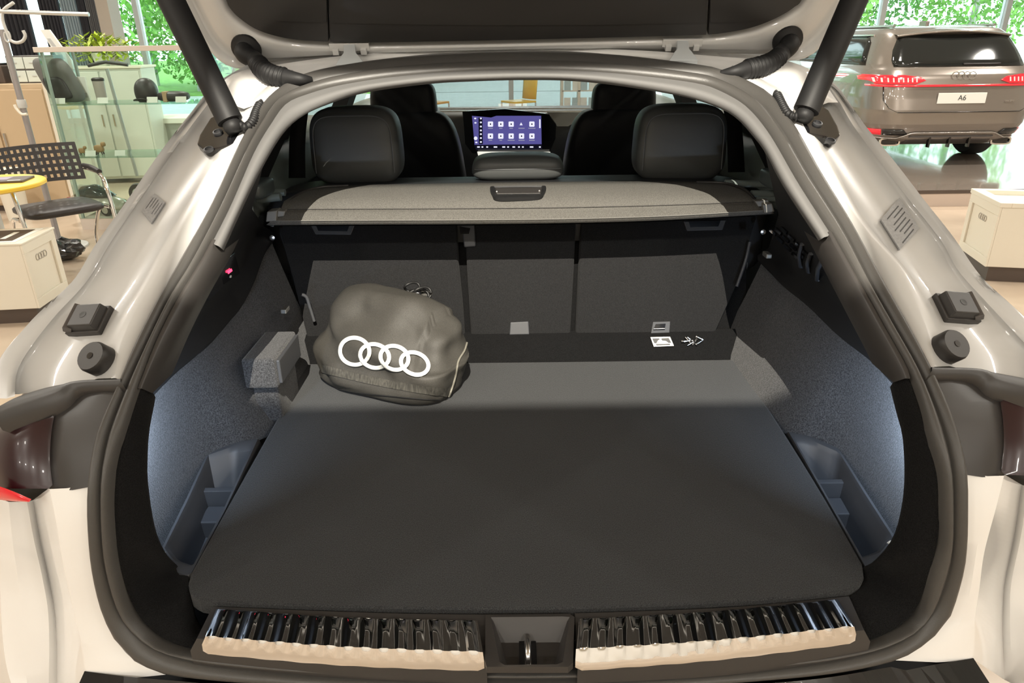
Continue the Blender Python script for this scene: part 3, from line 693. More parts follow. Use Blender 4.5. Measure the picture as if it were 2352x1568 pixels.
for sg, pts in ((-1, [(626,514),(626,545)]), (1, [(1752,532)])):
    for p, q in pts:
        c = P(p, q, Y=.90); lathe_at('lashing_stud', [(.006, 0), (.006, .004), (.002, .005)], c, (0, -1, 0), STEEL, car, 10)
for c, ax in ((P(655, 711, X=-.505), (1, -.2, .3)), (P(1762, 585, X=.535), (-1, -.2, .3))):
    mesh('lashing_eye', *boxd(c[0]-.006, c[0]+.006, c[1]-.014, c[1]+.014, c[2]-.005, c[2]+.005), mat('grey_metal', (.25, .25, .24), .4, metal=.6), car, bevel=.002)
tube('seat_side_edge', resample([SBp(1722, 556, .012), SBp(1712, 600, .014), SBp(1692, 658, .016)], 12), .004, PLASTIC_G, car, seg=8)
tube('seat_side_strap', resample([P(692, 676, Y=.88), P(704, 682, Y=.885), P(712, 706, Y=.885), P(722, 738, Y=.88)], 12), .004, PLASTIC_G, car, seg=8)
# child-restraint label on the flap
def flap(px, py, off=0.0):
    p0 = np.array([0, .858, .832]); nn_ = np.array([0, -.83, .56]); d = ray(px, py); t = np.dot(p0+nn_*off-CAM, nn_)/np.dot(d, nn_); return CAM+d*t
tl_ = prism('printed_label', [flap(p, q, .006) for p, q in [(1494,774),(1539,773),(1548,794),(1502,796)]], .001, WHITEPRINT, car, bevel=None, label='small white framed label with a figure')
prism('label_field', [flap(p, q, .0066) for p, q in [(1498,777),(1536,776),(1542,787),(1503,788)]], .0004, INK, tl_)
prism('label_figure', [flap(p, q, .0071) for p, q in [(1508,787),(1512,781),(1518,778),(1521,782),(1530,783),(1535,787)]], .0004, WHITEPRINT, tl_)
prism('label_figure_head', [flap(*p, .0071) for p in ring_pts((1517,777), 3, 1.6, 10)], .0004, WHITEPRINT, tl_)
prism('label_text_bar', [flap(p, q, .0066) for p, q in [(1506,790),(1538,789),(1540,792),(1508,793)]], .0004, INK, tl_)

# ---------------------------------------------------------------- seats and cabin
def superbox(c, a, b, h, ex=.28, ez=.35, nu=40, nv=24, lean=0.0, taper=0.0):
    V = []
    sp = lambda x, e: math.copysign(abs(x)**e, x)
    for i in range(nv):
        ph = -math.pi/2 + math.pi*i/(nv-1)
        for j in range(nu):
            th = 2*math.pi*j/nu
            x = sp(math.cos(ph), ez)*sp(math.cos(th), ex); y = sp(math.cos(ph), ez)*sp(math.sin(th), ex); z = sp(math.sin(ph), ez)
            k = 1-taper*(z+1)/2
            V.append((c[0]+a*x*k, c[1]+b*y+lean*z*h, c[2]+h*z))
    return V, grid_faces(nv, nu, False, True)
def headrest(par, px0, px1, py0, py1, Y, depth=.055, low=False, m=LEATHER, stitch=True, ez=.42):
    c0, c1_ = P((px0+px1)/2, py0, Y=Y), P((px0+px1)/2, py1, Y=Y)
    wl, wr = P(px0, (py0+py1)/2, Y=Y), P(px1, (py0+py1)/2, Y=Y)
    a_ = (wr[0]-wl[0])/2; h_ = (c0[2]-c1_[2])/2; c = (c0+c1_)/2 + [0, depth, 0]
    o = mesh('headrest', *superbox(c, a_, depth, h_, .35, ez, taper=.06), m, par, smooth=True)
    if stitch:
        pth = []
        if not low:
            for t in np.linspace(0, 1, 40):
                th = math.pi*(1.06-1.12*t); x = math.copysign(abs(math.cos(th))**.38, math.cos(th))*.86; z = (math.copysign(abs(math.sin(th))**.5, math.sin(th)) if math.sin(th) > 0 else -.8*(abs(math.sin(th))/.19))*.80
                pth.append((c[0]+a_*x*(1-.06*(z+1)/2), c[1]-depth-.001, c[2]+h_*max(z, -.8)))
        else:
            pth = [(c[0]+a_*x, c[1]-depth*(.985 if abs(x) < .85 else .9)-.001, c[2]+h_*.05) for x in np.linspace(-.9, .9, 30)]
        tube('stitching', pth, .0012, mat('stitch_thread', (.10, .105, .11), .6), o, seg=6)
    for sx_ in (-.35, .35):
        mesh('headrest_post', *tubed([(c[0]+a_*sx_, c[1], c[2]-h_-.06), (c[0]+a_*sx_, c[1], c[2]-h_*.6)], .007, 10), STEEL, o, smooth=True)
    return o
headrest(backs[0], 703, 919, 247, 430, 1.04, ez=.5)
headrest(backs[2], 1462, 1679, 242, 422, 1.04, ez=.5)
headrest(backs[1], 1079, 1300, 360, 420, 1.03, low=True, ez=.6, depth=.06)
# seat back fronts/tops under the headrests
mesh('rear_seat_top', *superbox((0, 1.06, 1.07), .60, .075, .12, .2, .3), LEATHER_D, car, smooth=True)
box('rear_seat_cushion', -.62, .62, 1.08, 1.62, .62, .80, LEATHER_D, car, world=True, bevel=.03)
for sg, hpx, bpx in ((-1, (845, 1002, 188, 292), (806, 1092)), (1, (1360, 1512, 188, 295), (1268, 1545))):
    cx_ = P(sum(bpx)/2, 330, Y=2.0)[0]; hw = (P(bpx[1], 330, Y=2.0)[0]-P(bpx[0], 330, Y=2.0)[0])/2
    fs = mesh('front_seat', *superbox((cx_, 2.08, .92), hw, .075, .35, .3, .42, lean=-.12, taper=.30), LEATHER_D, car, smooth=True, label='dark front seat seen from behind')
    headrest(fs, *hpx, 2.0, .05, m=LEATHER_D, stitch=False)
    mesh('seat_cushion', *superbox((cx_, 2.35, .62), .26, .28, .10, .3, .4), LEATHER_D, fs, smooth=True)
# dashboard, screen
dash = loft('dashboard', [[(x, y, z) for x in np.linspace(-.74, .74, 20)] for y, z in ((2.78, .72), (2.76, .98), (2.80, 1.165), (2.88, 1.185), (3.25, 1.18), (3.3, 1.0))], LEATHER_D, car)
sc_pts = [(1062,256),(1160,250),(1262,262),(1278,285),(1276,318),(1262,350),(1085,352),(1068,330)]
sp_ = prism('display_panel', [P(p, q, Y=2.70) for p, q in sc_pts], .02, GLOSSBLK, dash, bevel=.003)
SCRB = mat('screen_blue', (.02, .02, .06), .3, emit=((.105, .095, .33), .9))
SCRW = mat('screen_white', (.3, .3, .3), .3, emit=((.85, .85, 1.0), 1.0))
SCRD = mat('screen_black', (.004, .004, .006), .2, emit=((.01, .01, .03), .4))
def scr(pts, off): return [P(p, q, Y=2.698-off) for p, q in pts]
prism('screen', scr([(1084,266),(1128,270),(1140,266),(1243,266),(1244,331),(1090,333)], 0), .002, SCRB, sp_)
prism('screen_bar', scr([(1088,332.5),(1245,331),(1245,344),(1094,345)], .0006), .002, SCRD, sp_)
prism('screen_column', scr([(1099,270),(1108,270),(1109,331),(1100,331)], .0006), .002, SCRD, sp_)
ics = []
for r_, yy_ in enumerate((285, 312.5)):
    for c_ in range(5):
        if r_ == 0 and c_ == 3:
            q = [(1197,281),(1200.5,287.5),(1193.5,287.5)]
        else:
            x_ = 1126.5+c_*23.8; q = ring_pts((x_, yy_), 6.6, 6.6, 20); q = [(x_+6*math.copysign(min(1, abs((a_-x_)/6.6)*1.35), a_-x_), yy_+6*math.copysign(min(1, abs((b_-yy_)/6.6)*1.35), b_-yy_)) for a_, b_ in q]
        ics.append(prism('app_icon', scr(q, .0012), .001, SCRW, sp_))
        x_ = 1126.5+c_*23.8; wd_ = (5.5, 3.6, 4, 7, 8)[c_] if r_ == 0 else (4, 3, 8, 7, 6.5)[c_]
        prism('icon_caption', scr([(x_-wd_, yy_+8.6), (x_+wd_, yy_+8.6), (x_+wd_, yy_+10.4), (x_-wd_, yy_+10.4)], .0012), .001, mat('screen_dim', (.2, .2, .2), .4, emit=((.5, .5, .68), .6)), sp_)
        if not (r_ == 0 and c_ == 3): prism('icon_glyph', scr(ring_pts((x_, yy_), 1.8, 2.0, 6), .002), .0006, SCRD, sp_)
for yy_ in (272, 281, 290.5, 299.5, 308, 317, 326): prism('side_icon', scr(ring_pts((1104.5, yy_), 2.3, 2.2, 8), .0012), .001, SCRW, sp_)
for xx_, yy_ in ((1091.5, 272), (1092, 282), (1092.5, 317.5), (1094, 327)): prism('side_icon', scr(ring_pts((xx_, yy_), 4.2 if yy_ == 317.5 else 2.6, 4.2 if yy_ == 317.5 else 1.8, 12), .0012), .001, SCRW, sp_)
for xx_, ww_ in ((1099, 3), (1108, 2), (1119, 2), (1138, 4), (1157, 3.4), (1167, 2), (1180, 3), (1192, 2), (1201, 2), (1221, 4), (1240, 2)): prism('bar_icon', scr([(xx_-ww_, 336), (xx_+ww_, 336), (xx_+ww_, 339), (xx_-ww_, 339)], .0014), .001, SCRW, sp_)
prism('scroll_bar', scr([(1238.5,274),(1241.5,274),(1241.5,294),(1238.5,294)], .0012), .001, SCRW, sp_)
lb_ = prism('ambient_light_bar', [P(p, q, Y=2.66) for p, q in [(1096,348.5),(1264,349),(1264,360),(1099,360)]], .01, mat('pale_trim_glow', (.85, .83, .75), .4, emit=((1, .97, .85), .9)), dash, bevel=.002, label='pale lit strip below the screen')  # emission stands in for a reflection on the console trim
prism('light_bar_notch', [P(p, q, Y=2.652) for p, q in [(1120,360),(1123,355.5),(1130,354),(1146,354),(1152,356),(1152,360)]], .004, LEATHER, lb_)
# console cover, pale door-side panel right of screen
prism('console_panel', [P(p, q, Y=2.74) for p, q in [(1255,257),(1360,257),(1305,290),(1280,290)]], .01, mat('pale_dash_panel', (.62, .60, .53), .5), dash)
for q0, q1 in ((249, 251.5), (255, 257.5)):
    prism('dash_strip', [P(p, q, Y=2.78) for p, q in [(1010,q0),(1362,q0-1),(1362,q1-1),(1010,q1)]], .006, mat('cream_dash_strip', (.75, .68, .60), .4), dash)
# windscreen
loft('windscreen', [[(x, 3.35, 1.14) for x in np.linspace(-.72, .72, 9)], [(x, 2.55, 1.53) for x in np.linspace(-.55, .55, 9)]], glass('car_glass', (.93, .97, .95), .6), car)
# cabin sides: door cards, belt rail, pillars, glass
DOORG = mat('door_card_grey', (.20, .22, .20), .55); DOORD = mat('door_card_dark', (.03, .035, .038), .6)
for sg in (-1, 1):
    rows_ = [[(sg*.66, y, .30), (sg*.66, y, .95), (sg*.62, y, 1.12), (sg*.625, y, 1.20), (sg*.66, y, 1.235), (sg*.72, y, 1.24), (sg*.80, y, 1.22), (sg*.93, y, 1.04)] for y in (.98, 1.3, 1.7, 2.2, 2.8, 3.3)]
    loft('door_card', rows_, DOORG, car)
    loft('door_card_lower', [[(sg*.655, y, .4), (sg*.655, y, .95), (sg*.612, y, 1.125)] for y in (.98, 1.7, 2.5, 3.3)], DOORD, car)
    loft('side_window', [[(sg*.74, y, 1.23), (sg*.60, y, 1.50)] for y in (1.0, 1.5, 2.2, 3.0)], glass('car_glass', (.93, .97, .95), .6), car)
    for y0, y1, m_ in ((.86, 1.0, PLASTIC), (1.42, 1.52, PLASTIC), (2.28, 2.42, PLASTIC)):
        dx = .11 if y0 < 1 else 0; dz = .06 if y0 < 1 else 0
        loft('side_pillar', [[(sg*(.76-dx), y0, 1.2), (sg*(.60-dx), y0+.02, 1.52-dz)], [(sg*(.70-dx), y0, 1.2), (sg*(.55-dx), y0+.02, 1.52-dz)], [(sg*(.70-dx), y1, 1.2), (sg*(.55-dx), y1+.02, 1.52-dz)], [(sg*(.76-dx), y1, 1.2), (sg*(.60-dx), y1+.02, 1.52-dz)]], m_, car, cu=True, smooth=False)
    loft('roof_rail', [[(sg*.60, y, 1.49), (sg*.64, y, 1.53), (sg*.58, y, 1.58)] for y in (1.3, 1.6, 2.5, 3.0)], PAINT, car)
    strap = [P(*q, Y=yy_) for q, yy_ in (((1655, 210), 1.45), ((1668, 300), 1.40), ((1672, 395), 1.25))]
    if sg < 0: strap = [np.array([-p[0], p[1], p[2]]) for p in strap]
    loft('seat_belt', [[p+[0, -.001, 0], p+[sg*.045, -.001, 0]] for p in resample(strap, 14)], mat('belt_webbing', (.015, .015, .016), .7), car, solid=.0015)

# ---------------------------------------------------------------- tailgate with trim, struts, hinges, hoses
tg = bpy.data.objects.new('tailgate', None); COL.objects.link(tg); tg.parent = car; tg.location = (0, -2.2, 0); tg['label'] = 'raised white tailgate with black inner trim'
to_ = [(262,-900),(276,-700),(300,-400),(352,-150),(415,-12),(452,70),(486,122),(525,152),(575,160),(630,155),(780,139),(920,130),(1200,121),(1450,123),(1570,127),(1700,133),(1785,139),(1835,138),(1875,118),(1925,60),(1972,-8),(2045,-150),(2100,-400),(2130,-700),(2142,-900)]
ti_ = [(390,-900),(395,-700),(415,-400),(455,-150),(514,-12),(528,18),(552,43),(595,70),(660,88),(740,95),(850,97),(1000,95),(1200,91),(1400,86),(1520,83),(1630,79),(1715,66),(1775,45),(1822,18),(1848,-12),(1910,-150),(1955,-400),(1985,-700),(1993,-900)]
to3 = resample([tg_plane(p, q) for p, q in to_], 140); ti3_ = resample([tg_plane(p, q) for p, q in ti_], 140)
# match parameters by angle: resample both by x-bottom arc, fine for a ribbon
def mixo(k, off): return to3*(1-k)+ti3_*k + TGN*off
loft('inner_frame', [mixo(-.03, -.05), mixo(-.02, -.012), mixo(0, .0), mixo(.05, .006), mixo(.12, .004), mixo(.16, -.006), mixo(.24, -.010), mixo(.32, -.002), mixo(.5, .012), mixo(.72, .016), mixo(.86, .020), mixo(1.0, .012), mixo(1.05, -.01)], PAINT_SHADED, tg, label='white painted inner frame of the tailgate')
prism('outer_skin', [p + TGN*-.055 for p in mixo(-.05, 0)], .004, PAINT, tg, normal=TGN, smooth=False)
tube('edge_rubber', [p+TGN*-.02 for p in mixo(-.035, 0)[20:120]], .006, RUBBER, tg, seg=8)
edge = catmull(ti_, 10)
def tgp(px, off): return [tg_plane(p, q, off) for p, q in px]
def split(xa0, xa1, xb0, xb1):
    """part of the panel between two slanted seams (x at y=93 and at y=-1200)"""
    xl = lambda y: xa0+(xa1-xa0)*(93-y)/1293; xr = lambda y: xb0+(xb1-xb0)*(93-y)/1293
    return [tuple(p) for p in edge if xl(p[1]) <= p[0] <= xr(p[1])], xl, xr
def seam_y(x): return float(np.interp(x, *zip(*sorted((p[0], p[1]) for p in edge if p[1] > -12))))
for nm, sa, sb2 in (('l', (-1e4, -1e4), (754, 705)), ('m', (759, 712), (1621, 1685)), ('r', (1627, 1692), (1e4, 1e4))):
    pts, xl, xr = split(*sa, *sb2)
    if nm == 'l': poly = pts + [(xr(seam_y(752)), seam_y(752)), (xr(-900), -900)]
    elif nm == 'm': poly = [(xl(-900), -900), (xl(seam_y(760)), seam_y(760))] + pts + [(xr(seam_y(1621)), seam_y(1621)), (xr(-900), -900)]
    else: poly = [(xl(-900), -900), (xl(seam_y(1627)), seam_y(1627))] + pts
    prism('trim_panel', tgp(poly, .024), .02, TRIMBLK, tg, normal=TGN)
    # slightly proud field above the crease
    cy = lambda x: 58 - 3*((x-1190)/450)**2*2.2
    xs_ = np.linspace(max(xl(40)+2, 620), min(xr(40)-2, 1755), 24)
    fld = [(xs_[0] + (0 if nm != 'l' else -70), -900)] + [(x, min(cy(x), seam_y(x)-14)) for x in xs_] + [(xs_[-1] + (0 if nm != 'r' else 70), -900)]
    prism('trim_field', tgp(fld, .027), .004, TRIMBLK, tg, normal=TGN)
zt_ = 2.02
mesh('tail_section', *boxd(-.62, .62, .16, .64, zt_, zt_+.09), PAINT, tg, bevel=.02, label='lower tail section of the raised tailgate, seen from below')
mesh('tail_inner_trim', *boxd(-.56, .56, .18, .62, zt_-.012, zt_), TRIMBLK, tg, bevel=.004)
# hinges
for hx, hy in ((803, 106), (1567, 97)):
    p0 = tg_plane(hx, hy, .016); p1 = S(hx+3 if hx < 1000 else hx+2, hy+48, -.0)
    hg = mesh('hinge', *join([obox_data(p0, np.array([1.0, 0, 0]), np.array([0, -.447, .894]), TGN, .040, .008, .005), obox_data(p0+[-.028, 0, -.008], np.array([1.0, 0, 0]), np.array([0, -.447, .894]), TGN, .006, .006, .008), obox_data(p0+[.028, 0, -.008], np.array([1.0, 0, 0]), np.array([0, -.447, .894]), TGN, .006, .006, .008)]), PAINT_SHADED, tg, bevel=.001)
    ax = p1-p0; ln = np.linalg.norm(ax); ax /= ln; sdv = np.array([1.0, 0, 0]); nv_ = np.cross(sdv, ax)
    V = []
    for t_, w_ in ((0, .011), (.45, .012), (.6, .017), (.85, .024), (1.0, .028)):
        for s_, d_ in ((-1, -1), (1, -1), (1, 1), (-1, 1)): V.append(p0+ax*ln*t_+sdv*w_*s_+nv_*.006*d_)
    mesh('hinge_arm', V, grid_faces(5, 4, False, True)+[(3, 2, 1, 0), (16, 17, 18, 19)], mat('grey_white_paint', (.58, .61, .62), .4), hg, bevel=.001)
# corrugated wiring hoses
for pts, gp in (([(577,120),(588,140),(602,158),(625,172),(655,179),(690,182),(715,184)], (566,112)), ([(1806,100),(1796,122),(1780,138),(1755,150),(1725,158),(1690,165),(1655,170)], (1809,93))):
    base = tg_plane(*gp, .020)
    ho = lathe_at('wiring_hose', [(.027, -.012), (.030, .0), (.029, .004), (.021, .007), (.019, .009), (.002, .009)], base, TGN, PLASTIC, tg, 28, label='black corrugated wiring hose')
    ps = [base, base+TGN*.02]
    for i, (p, q) in enumerate(pts):
        k = min(1, (i+.6)/2.5); A, B = tg_plane(p, q, .05), S(p, q, -.030 if i < len(pts)-1 else -.01)
        ps.append(A*(1-k)+B*k)
    ps.pop(2)
    c3 = resample(ps, 130); rad = []
    for i in range(130):
        t = i/129
        if t < .34: r = .018-.002*t
        elif t < .80: r = .0168+.0028*math.sin((t-.34)/.46*2*math.pi*13)
        else: r = .0165-.010*(t-.8)/.2
        rad.append(r)
    tube('hose_bellows', c3, rad, PLASTIC, ho, seg=18, angle=None)
# gas struts
for sg, low_, upp, brk in ((-1, (533,287), (393,0), [(517,280),(555,262+40),(540,330),(498,352),(478,362),(462,350),(468,330),(492,290)]), (1, (1848,262), (1962,0), [(1868,255),(1838,275),(1852,305),(1888,330),(1905,342),(1921,328),(1915,308),(1896,272)])):
    lp3 = S(*low_, -.035); up3 = P(*upp, Y=lp3[1]+.06); d3 = up3-lp3; end = lp3+d3*1.9
    stt = tube('gas_strut', [lp3+d3*.02, lp3+d3*.03, end], [.010, .0215, .0225], PLASTIC, tg, seg=22, label='thick black tailgate strut')
    c = S(*low_, -.02); mesh('ball_joint', *tubed([lp3-d3*.06, lp3-d3*.02, lp3+d3*.04], [.013, .016, .015], 14), PLASTIC, stt, smooth=True)
    bp_ = [hit(BV[sg], p, q)[0] for p, q in brk]
    cb = sum(bp_)/len(bp_); nb = surf_norm(cb); top_ = max(np.dot(p-cb, nb) for p in bp_)
    bp_ = [p-nb*np.dot(p-cb, nb)+nb*(top_*.5+.006) for p in bp_]
    br = prism('strut_bracket', bp_, .016, GLOSSBLK, stt, normal=nb, bevel=.003)
    for bq in (((480,345), (501,305)) if sg < 0 else ((1907,325), (1877,285))):
        d = ray(*bq); c = CAM+d*(np.dot(bp_[0]-CAM, nb)/np.dot(d, nb))
        lathe_at('bolt_head', [(.0085, 0), (.0085, .003), (.006, .004), (.0055, .0015), (.001, .0015)], c, nb, PLASTIC_G, br, 16)
    hp = [(548,285),(560,292),(572,288),(582,275),(588,258),(597,240),(604,238)] if sg < 0 else [(1838,266),(1824,267),(1810,262),(1800,248),(1792,232),(1785,218),(1778,216)]
    hc = resample([S(p, q, -.03+.003*i) for i, (p, q) in enumerate(hp)], 90)
    tube('strut_cable', hc, [.0068+.0014*math.sin(i*1.1) for i in range(90)], PLASTIC, stt, seg=12, angle=None)

# ================================================================== THINGS IN THE BOOT
# roller cargo cover
cv = thing('cargo_cover', 'grey fabric roller cargo cover stretched across behind the rear seats', 'cargo cover', (0, .85, 1.12))
NC = 60
def cvr(pts, Y): return resample([P(p, q, Y=Y) for p, q in pts], NC)
k0 = cvr([(612,516),(800,515),(1200,513),(1500,506),(1778,490)], .80)
k1 = cvr([(622,508),(800,507),(1200,505),(1500,498),(1772,483)], .797)
k2 = cvr([(632,488),(800,487),(1200,486),(1500,480),(1765,468)], .815)
k3 = cvr([(645,482),(800,481),(1200,479),(1500,473),(1742,464)], .828)
k4 = cvr([(652,462),(760,455),(1200,450),(1550,446),(1728,448)], .87)
k5 = cvr([(690,440),(790,434),(1200,428),(1550,424),(1700,430)], .94)
k6 = cvr([(735,428),(850,424),(1200,418),(1500,416),(1660,418)], .99)
loft('cover_fabric', [k0+[0, .012, -.004], k0, k1, k2, k3-[0, 0, .0015], k3*.97+k4*.03+[0, 0, .001], k4, k5, k6, k6+[0, .01, -.015]], COVERF, cv, angle=60)
loft('cover_underside', [k0+[0, .012, -.006], k4-[0, -.01, .05], k6-[0, 0, .03]], PLASTIC, cv)
tube('seam_stitch', [p+[0, -.0005, .0012] for p in k3], .0009, mat('seam_dark', (.05, .048, .045), .8), cv, seg=6)
tube('hem_stitch', [p+[0, -.0012, .001] for p in k1], .0009, mat('seam_light', (.17, .165, .15), .8), cv, seg=6)
edgeL = [(652,484),(664,464),(690,444),(735,430),(800,426)]; edgeR = [(1738,464),(1724,446),(1700,430),(1660,420),(1600,418)]
for ed in (edgeL, edgeR):
    tube('edge_piping', resample([P(p, q, Y=y) for (p, q), y in zip(ed, (.83, .87, .92, .97, .985))], 24), .003, PLASTIC_W, cv, seg=8)
def cvp(p, q, off=0.0): return P(p, q, Y=.932-(q-430)/27*.078-off)
hrec = [cvp(p, q, .004) for p, q in catmull([(1126,432),(1140,430),(1190,429),(1240,429),(1254,431),(1250,448),(1238,455),(1190,457),(1142,457),(1130,449)], 4, True)]
hm = np.mean(hrec, 0)
hd = loft('handle_recess', [[p+[0, 0, -.004] for p in hrec], [p+[0, -.001, .003] for p in hrec], [p*.92+hm*.08+[0, -.001, .004] for p in hrec], [p*.86+hm*.14+[0, 0, .001] for p in hrec], [p*.02+hm*.98+[0, 0, .001] for p in hrec]], PLASTIC, cv, cv=True, angle=40)
prism('handle_grip', [cvp(p, q, .012) for p, q in [(1137,431),(1245,430),(1242,443),(1140,444)]], .006, PLASTIC_W, hd, bevel=.002)
for p, q in ((1141,440), (1239,438)):
    lathe_at('handle_pin', [(.0025, 0), (.0025, .002), (.001, .003)], cvp(p, q, .013), (0, -1, .4), STEEL, hd, 10)
BRG = mat('bracket_grey', (.17, .165, .15), .45)
for pts, pts2 in (([(613,486),(636,483),(634,508),(610,510)], [(632,483),(655,485),(652,497),(634,499)]), ([(1752,470),(1774,467),(1780,486),(1756,490)], [(1734,462),(1765,459),(1770,472),(1742,475)])):
    prism('end_bracket', [P(p, q, Y=.79) for p, q in pts], .03, BRG, cv, bevel=.002)
    prism('end_clip', [P(p, q, Y=.80) for p, q in pts2], .02, BRG, cv, bevel=.002)
GB = mat('grey_green_bar', (.16, .19, .18), .4)
for a0, a1_, yy_, r_ in (((1665,420), (1768,424), .97, .008), ((1725,446), (1775,446), .90, .009), ((1735,458), (1782,457), .86, .006), ((645,452), (592,458), .90, .009), ((655,442), (600,440), .95, .008)):
    tube('roller_bar', [P(*a0, Y=yy_), P(*a1_, Y=yy_)], r_, GB, cv, seg=12)
for p, q in ((1788,410), (588,432)):
    c = P(p, q, Y=.86); mesh('side_mount', *superbox(c, .03, .05, .018, .4, .4, 20, 12), mat('mount_grey', (.07, .085, .085), .35), cv, smooth=True)

# drawstring bag
def bag_point(u, v):
    """u in -1..1 across front (wraps 0..4 round), v height"""
    return None
th0 = math.atan2(.61-.76, -.14+.44); bc0 = np.array([-.285, .735, .808]); ex = np.array([math.cos(th0), math.sin(th0), 0]); ey = np.array([-math.sin(th0), math.cos(th0), 0])
levels = [(0, .150, -.075, .075), (.006, .160, -.088, .08), (.028, .170, -.098, .082), (.06, .174, -.097, .085), (.095, .172, -.086, .088), (.125, .164, -.066, .088), (.150, .150, -.042, .086), (.170, .128, -.018, .080), (.186, .098, .004, .070), (.196, .06, .02, .055), (.198, .02, .032, .045)]
levels = resample(levels, 42).tolist()
bag_rows = []; NB = 110
for zi, (h, hw, fy, by) in enumerate(levels):
    cy_, dy = (fy+by)/2, (by-fy)/2; r = []
    for j in range(NB):
        t = 2*math.pi*j/NB; c_, s_ = math.cos(t), math.sin(t)
        x = hw*math.copysign(abs(c_)**.55, c_); y = cy_+dy*math.copysign(abs(s_)**.65, s_)
        p = bc0 + ex*x + ey*y + np.array([0, 0, h])
        nz = mnoise.noise(Vector((x*9+3, y*9, h*14))); n2 = mnoise.noise(Vector((x*22, y*20+5, h*30+x*10)))
        fold = .011*math.sin((h*62+x*19+.6)) * math.exp(-((h-.11)/.05)**2)
        k = (nz*.020+n2*.007+fold)*(0.25 if h < .02 else 1)
        out = ex*c_+ey*s_
        p = p + out*k + np.array([0, 0, nz*.010 if h > .1 else 0])
        p[2] += .03*max(0, -x/.17)*0 - .012*(x/.17 > .7)*(h > .08)
        r.append(p)
    bag_rows.append(r)
bag = thing('drawstring_bag', 'dark grey drawstring bag with four white rings leaning on the seat back', 'bag', tuple(bc0))
bo = loft('bag_body', bag_rows, BAGCLOTH, bag, cv=True, caps=True)
bpy.context.view_layer.update()
bbv = bvh_of(bo)
def onbag(px, py, off):
    l_, n_ = hit(bbv, px, py)
    return None if l_ is None else l_+n_*off
rings = [((814.5,806.5), 34, 31, .2), ((860.5,817.5), 33.5, 27, .25), ((906,821.5), 32.5, 27, .3), ((952.5,834.5), 32.5, 24.5, .38)]
for i, (c, rx, ry, rot) in enumerate(rings):
    V, nr = [], 90
    for k in range(nr):
        an = 2*math.pi*k/nr
        for rr in (-4.6, -2.3, 0, 2.3, 4.6):
            x = c[0]+(rx+rr)*math.cos(an)*math.cos(rot)-(ry+rr)*math.sin(an)*math.sin(rot); y = c[1]+(rx+rr)*math.cos(an)*math.sin(rot)+(ry+rr)*math.sin(an)*math.cos(rot)
            h_ = onbag(x, y, .0); h_ = None if h_ is None else h_+(CAM-h_)/np.linalg.norm(CAM-h_)*(.0045+.0003*i)
            V.append(h_ if h_ is not None else bc0+[0, 0, .05])
    mesh('logo_ring', V, grid_faces(nr, 5, True, False), WHITEPRINT, bag, smooth=True, solid=.0008)
# webbing band low on the front, piping at the side, drawcord
band = []
for x, y in zip(np.linspace(738, 1026, 70), np.linspace(836, 892, 70)):
    rr_ = [onbag(x, y+o_-(6*math.sin((x-738)/288*math.pi)*-1), .0022) for o_ in (0, 6, 12, 18)]
    if all(r is not None for r in rr_): band.append(rr_)
if len(band) > 5: loft('webbing_band', band, mat('webbing', (.055, .052, .044), .8, noise=(260, .6, 1.4, (1, 1, .1))), bag)
def bagtube(nm, pts, r, m):
    q = [onbag(p, q_, r*.6) for p, q_ in catmull(pts, 6)]; q = [v for v in q if v is not None]
    if len(q) > 4: tube(nm, q, r, m, bag, seg=8)
bagtube('side_piping', [(1066,720),(1074,760),(1068,800),(1052,830),(1046,860),(1034,900),(1022,925)], .0022, mat('pale_piping', (.20, .19, .16), .6))
bagtube('base_seam', [(735,880),(800,897),(880,908),(960,915),(1010,918)], .0014, PLASTIC)
CORD = mat('black_cord', (.012, .012, .012), .5)
ct = P(960, 682, Y=.80)
for k, (dx, dy, dz, rr) in enumerate(((0, 0, 0, .022), (.012, -.01, .012, .017), (-.012, .004, .020, .015))):
    pth = [ct+np.array([dx+rr*math.cos(t)*1.1, dy+.006*math.sin(2*t), dz+rr*.8*math.sin(t)]) for t in np.linspace(0, 6.0, 36)]
    tube('drawcord_loop', pth, .0028, CORD, bag, seg=8)
tube('drawcord_end', resample([ct+[.02, 0, .0], ct+[.034, -.01, -.008], ct+[.05, -.012, -.03], ct+[.07, -.012, -.036]], 16), .0026, CORD, bag, seg=8)
mesh('cord_lock', *superbox(ct+[.0, -.012, .006], .010, .008, .013, .5, .5, 16, 10), GLOSSBLK, bag, smooth=True)
tuft = []
for h, r in ((0, .055), (.012, .050), (.024, .030), (.030, .016), (.038, .022), (.046, .030), (.05, .026)):
    tuft.append([ct+np.array([-.01+1.25*r*math.cos(t)*(1+.13*math.sin(9*t)), .02+r*.8*math.sin(t)*(1+.13*math.sin(9*t)), -.045+h]) for t in np.linspace(0, 2*math.pi, 54, endpoint=False)])
loft('gathered_neck', tuft, BAGCLOTH, bag, cv=True, caps=True)

# silver screws lying on the flap
scr0 = flap(1592, 784, .004)
for i in range(8):
    a_ = random.uniform(0, 6.28); q = (1592+random.uniform(-17, 17), 783+random.uniform(-7, 9)); c = flap(*q, .006)
    d_ = np.array([math.cos(a_)*.8, .2*math.sin(a_), .45*math.sin(a_)]); d_ /= np.linalg.norm(d_)
    t = thing('screw', 'small shiny silver screw in the loose cluster on the dark flap', 'screw', tuple(c), 0, 'silver screws on the flap')
    mesh('shank', *tubed([c-d_*.008, c+d_*.009], .0019, 8), STEEL, t, smooth=True, angle=40)
    mesh('screw_head', *tubed([c+d_*.008, c+d_*.0095, c+d_*.0115], [.0022, .0038, .0030], 10), STEEL, t, smooth=True, angle=40)

